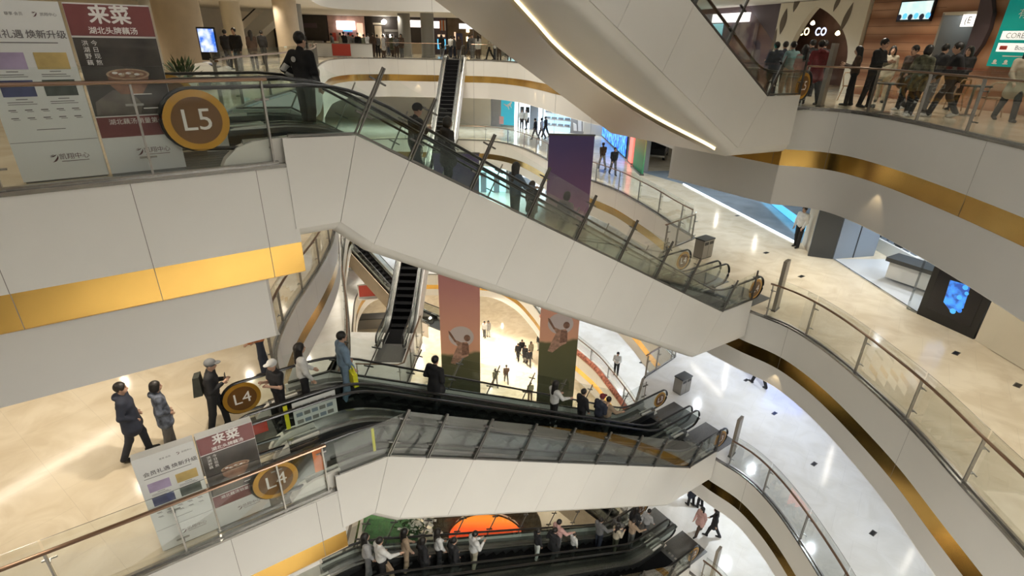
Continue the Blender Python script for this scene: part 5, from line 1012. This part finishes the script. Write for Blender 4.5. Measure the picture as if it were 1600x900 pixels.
for s, o, pr, c, b, h, lb, kw in ((-.35, 2.45, 'capf', BLACK, BLACK, 1.62, 'person in a white cap and black short-sleeved top boarding by the left L4 disc', dict(haircol=WHITE, face=150)), (.22, 2.62, 'stand_f', WHITE, BLACK, 1.72, 'long-haired person in a white top standing by the left L4 disc', {}), (1.15, 2.75, 'stand', DENIM, DENIM, 1.76, 'person in a light denim jacket with a yellow bag', dict(extra=handbag((.75, .72, .03)))), (3.3, 2.5, 'coat', BLACK, BLACK, 1.68, 'person in black riding in front of the left hanging banner', dict(face=-30)), (7.35, 2.5, 'rail_f', WHITE, BLACK, 1.68, 'person with white sleeves riding below the right hanging banner', {}), (8.5, 2.42, 'stand', BLACK, BLACK, 1.66, 'short-haired person in black riding right of the white-sleeved rider', {}), (9.2, 2.30, 'cap', NAVY, BLACK, 1.70, 'rider in a dark cap and navy top near the foot of the middle escalator', dict(haircol=RED)), (9.85, 2.52, 'rail', TAN, GREY, 1.66, 'rider in a tan jacket reaching for the handrail, lowest on the middle escalator', {})):
    f = kw.pop('face', DN); p = on_esc(s, o, -6) if o < 3 else so(s, o + .9, -6); person(pr, p, f, c, b, lb, h, group=G43 if o < 3 else None, shoes='white' if c == WHITE else 'black', **kw)
person('stand_f', so(-.22, 4.75, -6), 120, ORANGE, NAVY, 'person in an orange-brown top and navy trousers, half hidden behind the white cap', 1.68, pat=.3)
for s, o, pr, c, b, h, lb in ((1.32, 2.3, 'rail', WHITE, BLACK, 1.68, 'rider in a white T-shirt with a tan bag, near the top of the lowest escalator'), (1.05, 2.62, 'stand_f', LGREY, GREY, 1.70, 'rider in light grey just behind the white T-shirt'), (2.15, 2.62, 'stand_f', TAN, TAN, 1.62, 'rider in a tan top in front of the lawn mat'), (2.52, 2.25, 'coat_f', BLACK, BLACK, 1.62, 'rider in a black coat between the tan top and the flower bush'), (3.18, 2.62, 'stand_f', WHITE, BLACK, 1.64, 'rider in white with long black hair, left of the half-sun'), (3.5, 2.25, 'coat', BLACK, BLACK, 1.66, 'rider in a wide black coat in front of the half-sun'), (4.3, 2.42, 'phone', WHITE, BEIGE, 1.66, 'rider in a white top and pale trousers before the half-sun'), (6.95, 2.45, 'low', BLACK, WHITE, 1.42, 'short rider in black and white, right of the half-sun'), (7.6, 2.3, 'coat', BLACK, BLACK, 1.66, 'rider in a big black coat in the middle of the lowest escalator'), (8.05, 2.6, 'rail', PINK, GREY, 1.72, 'rider in a pale pink top beside the big black coat'), (8.6, 2.3, 'low', WHITE, BLACK, 1.25, 'small child in white riding beside the pink top'), (10.35, 2.62, 'rail', GREY, NAVY, 1.74, 'rider in grey, first of the group near the foot'), (10.95, 2.25, 'phone_f', BEIGE, OLIVE, 1.6, 'rider in beige reaching forward near the foot'), (11.45, 2.62, 'coat_f', GREY, BLACK, 1.68, 'long-haired rider in grey near the foot of the lowest escalator'), (11.95, 2.25, 'rail', TAN, GREY, 1.58, 'rider in a tan top stepping to the comb plate'), (12.5, 2.62, 'walk_f', BLACK, BLACK, 1.66, 'person in black stepping off beside the far brown disc at the bottom'), (12.85, 2.25, 'walk', LGREY, GREY, 1.6, 'person in light grey stepping off at the foot of the lowest escalator')):
    person(pr, on_esc(s, o, -12), DN + random.uniform(-8, 8), c, b, lb, h, group=G32, extra=handbag(TAN) if 'tan bag' in lb else None)
# lower left floor
person('coat', at(222, 711, -6), -62, NAVY, (.028, .032, .045), 'leftmost of the three on the lower left floor, in a dark hooded coat', 1.70)
person('coat_f', at(271, 700, -6), -52, (.10, .115, .15), GREY, 'person in a patterned grey-blue jacket beside the dark hooded coat', 1.58, pat=.75)
person('cap', at(346, 671, -6), -70, BLACK, (.02, .02, .022), 'person in a cap with a backpack looking at a phone on the lower left floor', 1.72, extra=lambda t: (backpack(t), phone(t)), haircol=(.12, .125, .13))
# fourth-level right side and far walkway
person('stand', at(1243, 386, -6), 120, WHITE, BLACK, 'person in a white shirt and black trousers by the charcoal partition', 1.72)
for px, py, pr, f, c, b, lb in ((957, 273, 'low_walk', 190, BLACK, GREY, 'person in black walking below the blue video wall, right of the two'), (940, 264, 'low_walk', 20, BROWN, LGREY, 'person in dark brown walking below the blue video wall, left of the two'), (836, 218, 'low_walk', 70, BLACK, GREY, 'person in black striding before the sports shops'), (846, 217, 'low_walk', 60, WHITE, GREY, 'person in white walking before the sports shops'), (852, 214, 'low_walk', 60, BLACK, BLACK, 'person in black walking just behind the one in white before the sports shops'), (815, 201, 'low', 180, WHITE, BLACK, 'left of two standing by the bright doorway of the sports shops'), (822, 202, 'low', 120, WHITE, BLACK, 'right of two standing by the bright doorway of the sports shops')):
    person(pr, at(px, py, -6), f, c, b, lb, 1.70)
# lower right floors
person('walk', at(1184, 602, -12), 20, BLACK, BLACK, 'person of whom only dark legs show under the long balcony', 1.72)
for px, py, z, pr, f, c, b, lb, h in ((962, 586, -18, 'low_phone', 160, WHITE, BLACK, 'lone person in a white top and dark trousers on the white lower floor', 1.75), (1090, 834, -18, 'walk_f', 120, PINK, BROWN, 'person in pale pink pushing along the floor right of the lowest escalator', 1.62), (1112, 838, -18, 'walk_f', 60, BLACK, BLACK, 'person in a long black coat right of the lowest escalator', 1.66), (1078, 789, -18, 'low_coat', 30, NAVY, BLACK, 'person in dark blue just below the end of the white casing', 1.62), (1092, 792, -18, 'low', 40, BLACK, BLACK, 'person in black at the edge of the band below the middle pylon', 1.6), (1003, 566, -18, 'low_coat', 90, WHITE, GREY, 'person in pale clothes at the right edge of the white lower floor', 1.6)):
    person(pr, at(px, py, z), f, c, b, lb, h)
for i, (px, py, pr, f, c, b, lb) in enumerate(((757, 527, 'low', 160, WHITE, GREY, 'left of the couple standing far off on the lowest floor'), (763, 526, 'low_f', 200, LGREY, WHITE, 'right of the couple standing far off on the lowest floor'), (809, 562, 'low_walk', 170, BLACK, BLACK, 'leftmost of the dark group walking on the lowest floor'), (815, 556, 'low_walk', 180, BLACK, WHITE, 'person at the back of the dark group on the lowest floor'), (820, 566, 'low_coat', 160, BLACK, GREY, 'person in the middle of the dark group on the lowest floor'), (826, 572, 'low_walk', 190, BLACK, BLACK, 'frontmost person of the dark group on the lowest floor'), (829, 560, 'low_f', 200, BEIGE, GREY, 'person in beige at the right of the dark group on the lowest floor'), (842, 548, 'low', 150, BLACK, WHITE, 'person in black by the left edge of the right hanging banner'), (774, 604, 'low_walk', 20, OLIVE, GREY, 'left of two walkers just above the middle escalator handrail'), (791, 598, 'low_walk', 10, BROWN, GREY, 'right of two walkers just above the middle escalator handrail'), (828, 626, 'low', 10, OLIVE, BROWN, 'person behind the handrail left of the right hanging banner'), (577, 548, 'low_f', 180, ORANGE, TAN, 'person in orange at the dark counter left of the steep far escalator'))):
    person(pr, at(px, py, -24), f, c, b, lb, 1.70)
# cafe crowd, upper right
CG = 'cafe crowd at upper right'
for px, py, pr, f, c, b, lb, h in ((1198, 158, 'phone', 10, (.05, .06, .09), NAVY, 'person in dark blue at the end of the top right escalator', 1.66), (1222, 156, 'stand', 10, TEALC, BEIGE, 'person in a blue-grey hoodie left of the brown disc at upper right', 1.68), (1211, 150, 'low', 0, (.04, .045, .06), BLACK, 'person in navy behind the blue-grey hoodie', 1.68), (1240, 160, 'stand_f', -10, PINK, BEIGE, 'person in a pink coat beside the blue-grey hoodie', 1.6), (1252, 150, 'low', 20, BLACK, BLACK, 'person in black between the pink coat and the dark red coat', 1.75), (1262, 163, 'coat', 5, RED, BLACK, 'person in a dark red coat left of the cafe pylon', 1.74), (1270, 151, 'low', 0, BLACK, BLACK, 'person in black behind the dark red coat', 1.74), (1322, 165, 'phone_f', 60, BROWN, BLACK, 'long-haired person in dark brown right of the cafe pylon', 1.6), (1350, 168, 'phone', -150, BLACK, BLACK, 'tall person in a black jacket facing out, right of the cafe pylon', 1.80), (1372, 160, 'low_f', 150, BEIGE, BEIGE, 'person in beige behind the tall black jacket', 1.62), (1402, 172, 'coat', 100, BROWN, BLACK, 'person in a dark brown coat left of the camouflage jacket', 1.66), (1418, 182, 'coat_f', -70, (.10, .10, .06), BLACK, 'person in a camouflage jacket in the middle of the cafe crowd', 1.66), (1442, 174, 'phone', -80, BLACK, GREY, 'short-haired person in black facing right, in front of the wood wall', 1.70), (1466, 183, 'walk', 70, BLACK, (.03, .032, .035), 'person in black with white stripes striding past the cafe tables', 1.78), (1484, 172, 'stand_f', 110, (.03, .03, .032), BLACK, 'long-haired person in dark grey below the kitchen opening', 1.66), (1566, 189, 'walk_f', 160, BEIGE, (.03, .032, .035), 'person in a pale coat and dark cap at the right edge of the cafe', 1.72)):
    person(pr, at(px, py, 0), f, c, b, lb, h, group=CG, pat=.7 if 'camou' in lb else 0, shoes='white' if ('striding' in lb or 'camou' in lb) else 'black')
# far upper crowd
random.seed(21); FG = 'crowd behind the far upper railing'
words = {BLACK: 'black', WHITE: 'white', GREY: 'dark grey', LGREY: 'light grey', BEIGE: 'beige', BROWN: 'brown', NAVY: 'navy', OLIVE: 'olive', TAN: 'tan', DENIM: 'denim blue'}
seq = [(520, 'GREY'), (533, 'BEIGE'), (538, 'BLACK'), (546, 'LGREY'), (553, 'GREY'), (560, 'BLACK'), (569, 'OLIVE'), (576, 'LGREY'), (583, 'BROWN'), (590, 'GREY'), (599, 'WHITE'), (606, 'BROWN'), (613, 'OLIVE'), (619, 'GREY'), (627, 'BROWN'), (690, 'BLACK'), (704, 'WHITE'), (710, 'GREY'), (717, 'BROWN'), (732, 'BLACK'), (738, 'GREY'), (747, 'WHITE'), (765, 'BEIGE'), (774, 'WHITE'), (780, 'NAVY'), (796, 'NAVY'), (815, 'DENIM')]
for i, (px, cn) in enumerate(seq):
    c = globals()[cn]; y = 45.9 if px in (599, 765, 774, 780, 796) else random.uniform(46.2, 50); x = at_y(px, 70, y).x; yy = y
    ref = 'counting from the left' ; n_ = i + 1
    person(random.choice(['low', 'low', 'low_phone', 'low_coat', 'low_f', 'low_walk']), Vector((x, yy, 0)), random.choice([0, 20, -20, 90, -90, 180]), c, random.choice([BLACK, GREY, NAVY, BROWN]), 'shopper in %s, number %d from the left in the far upper crowd' % (words[c], n_), random.uniform(1.58, 1.78), group=FG)
for px, y, c, f, lb in ((352, 27, BLACK, 0, 'person in black at the railing, left of three behind the L5 escalator'), (367, 25, BLACK, 180, 'tall dark head above the glass railing right of the blue television'), (392, 28, BROWN, 30, 'long-haired head above the far left glass railing'), (409, 33, BLACK, 0, 'small dark figure by the sloping beige casing at far upper left'), (476, 43, BLACK, 90, 'person in black behind the person with white patches')):
    person('low_f' if 'long' in lb else 'low', Vector((at_y(px, 60, y).x, y, 0)), f, c, BLACK, lb, 1.75 if 'tall' in lb else 1.68)
# ------------------------------------------------------------------ light
w = bpy.data.worlds.new('mall_air'); SC.world = w; w.use_nodes = True
bg = w.node_tree.nodes['Background']; bg.inputs['Color'].default_value = (1.0, .955, .88, 1); bg.inputs['Strength'].default_value = .42
def spot(p, power, col=(1, .86, .66), ang=140, blend=.8, r=.06, aim=None):
    l = bpy.data.lights.new('downlight', 'SPOT'); l.energy = power; l.color = col; l.spot_size = R(ang); l.spot_blend = blend; l.shadow_soft_size = r
    o = bpy.data.objects.new('downlight', l); COL.objects.link(o); o.location = p
    if aim is not None: o.rotation_euler = (Vector(aim) - Vector(p)).to_track_quat('-Z', 'Y').to_euler()
    return o
def area(p, sx, sy, power, col=(1, .92, .80), rot=(0, 0, 0), spread=180):
    l = bpy.data.lights.new('ceiling_lamp', 'AREA'); l.shape = 'RECTANGLE'; l.size = sx; l.size_y = sy; l.energy = power; l.color = col; l.spread = R(spread)
    o = bpy.data.objects.new('ceiling_lamp', l); COL.objects.link(o); o.location = p; o.rotation_euler = rot; return o
WARM = (1, .87, .70); NEUT = (1, .93, .80); COOL = (.84, .92, 1)
for zf, right, left in ((0, 90, 60), (-6, 118, 150), (-12, 115, 140), (-18, 145, 150)):
    zz = zf + 3.2
    for (x, y) in ((11.2, 3.5), (11.3, 7), (11.4, 10.5), (11.2, 14), (10.6, 18), (9.6, 22.5), (9.0, 27), (7.8, 31.5), (5.6, 36), (3.8, 41)): spot((x, y, zz), right * (2.1 if y > 14 else 1), NEUT if zf in (0, -6) and y < 20 else COOL)
    for (x, y) in ((-8.5, 6.5), (-12, 3.5), (-6.2, 8.5), (-9.5, 10.5), (-13, 9), (-9, 15.5), (-13, 15), (-9.8, 20.5), (-11.5, 26), (-13.5, 32), (-15, 38)): spot((x, y, zz), left * (2.4 if zf == 0 and y > 12 else 1), WARM)
    for x in (-14, -10, -6, -2, 2, 6): spot((x, 48.5, zz), right * (3 if zf == -6 else 2), NEUT if zf == 0 else COOL)
area((-3.5, 36, 22), 7, 10, 2100, (1, .92, .78), spread=50)  # unseen overhead lamp, narrowed to brighten the far band and lowest floor
# unseen lamps added under the near balconies to brighten the escalator casings
for zf in (0, -6, -12, -18):
    for (x, y) in ((4.8, -1.2), (7, -1.6), (9.2, -1.4), (2.5, -1.2)): spot((x, y, zf + 3.2), {0: 750, -6: 1100, -12: 1300, -18: 900}[zf], (1, .97, .91), 165, .5, .1)
# unseen spots added under the slabs around to brighten the lowest floor
for (x, y) in ((-8.6, 24), (-10, 29), (-11.5, 34), (-9, 45), (-4, 45.2), (0, 43.5), (2.6, 37.5), (5.2, 32), (6.6, 27.5)): spot((x, y, -20.25), 700, WARM, 150, .6, .08, (x * .35, y * .6 + 12, -24))
for x in (-13, -9, -5, -1, 3, 7):
    for y in (47.5, 52.5): spot((x, y, -20.4), 150, WARM, 150)
# small wall washers in the gold strip
for (x, y, zf) in [(p.x, p.y, 0) for p in (BACKC[2], BACKC[4], BACKC[22], BACKC[25], BACKC[40], BACKC[43], BACKC[47])] + [(9.4, 13.7, 0), (8.28, 14.0, -6)]:
    c = Vector((x, y)); q = min(range(len(BACKC) - 1), key=lambda i: (BACKC[i] - c).length); t = (BACKC[q + 1] - BACKC[q]).normalized() if y > 16 else Vector((0, -1)); nn = Vector((t.y, -t.x)); g0 = -1.6 if zf == 0 else -1.47
    spot((x + nn.x * .16, y + nn.y * .16, zf + g0 - .02), 7, (1, .75, .42), 70, .6, .02, (x + nn.x * .05, y + nn.y * .05, zf + g0 - 1))
for x in (-19, -13, -7, -1, 4): spot((x, 53, 3.15), 160, (1, .88, .7))
for p in ((-17, 22), (-14, 30), (-20, 32), (-17, 40)): spot((*p, 3.15), 220, (1, .86, .66))
# unseen glowing strips added under the ceilings for their streaks in the polished floors
LINE = glow('streak_strip', (1, .93, .82), 9)
def linear(p1, p2, zf, zc_):
    q = []
    for p in (p1, p2): P = at(*p, zf); k = (zc_ - (2 * zf - CAMZ)) / (CAMZ - zf); q.append(Vector((P.x * k, P.y * k)))
    d = (q[1] - q[0]).normalized(); nn = Vector((-d.y, d.x)) * .05
    struct(MB().prism([tuple(q[0] - nn), tuple(q[1] - nn), tuple(q[1] + nn), tuple(q[0] + nn)], zc_ - .03, zc_ + .01, LINE).build('trim_lamp'))
linear((-20, 790), (185, 668), -6, -2.8)
for p1, p2 in (((1136, 566), (1130, 608)), ((1301, 699), (1287, 755)), ((1427, 858), (1408, 895)), ((1080, 570), (1128, 618))): linear(p1, p2, -12, -8.12)
for p1, p2 in (((1305, 588), (1296, 640)), ((1120, 335), (1118, 352)), ((1180, 372), (1178, 390))): linear(p1, p2, -6, -2.8)
# an unseen blue glowing panel on the third level, added to tint the floor
struct(MB().hexa([(12.6, 21.9, -11.6), (14.2, 21.2, -11.6), (14.24, 21.3, -11.6), (12.64, 22.0, -11.6)], [(12.6, 21.9, -9.2), (14.2, 21.2, -9.2), (14.24, 21.3, -9.2), (12.64, 22.0, -9.2)], glow('blue_glow_panel', (.16, .30, 1.0), 3.0)).build('unseen_blue_panel'))
# shops
q = S1.lerp(S3, .45) + nout * 4; spot((q.x, q.y, -2.9), 260, COOL); q = S3 + nout * 3; spot((q.x, q.y, -2.9), 160, COOL)
for f, d in ((.25, 2), (.75, 2), (.5, 4.5)): q = S5.lerp(S6, f) + n6 * d; spot((q.x, q.y, -2.9), 190, COOL)
for s in (3, 5.5, 8): q = W2 + WD * s + WN * 1.0; spot((q.x, q.y, 3.15), 45, (1, .8, .58), 120)
for x in (-11, -7, -3, 1, 5): spot((x, 48, -8.9), 380, COOL)
SC.view_settings.view_transform = 'Standard'; SC.view_settings.look = 'None'; SC.view_settings.exposure = 0.50; SC.view_settings.gamma = 1; SC.view_settings.use_curve_mapping = False
SC.cycles.max_bounces = 7; SC.cycles.diffuse_bounces = 3; SC.cycles.glossy_bounces = 3; SC.cycles.transparent_max_bounces = 32
SC.cycles.use_denoising = True; SC.cycles.use_adaptive_sampling = True; SC.cycles.adaptive_threshold = 0.03; SC.cycles.sample_clamp_indirect = 4.0
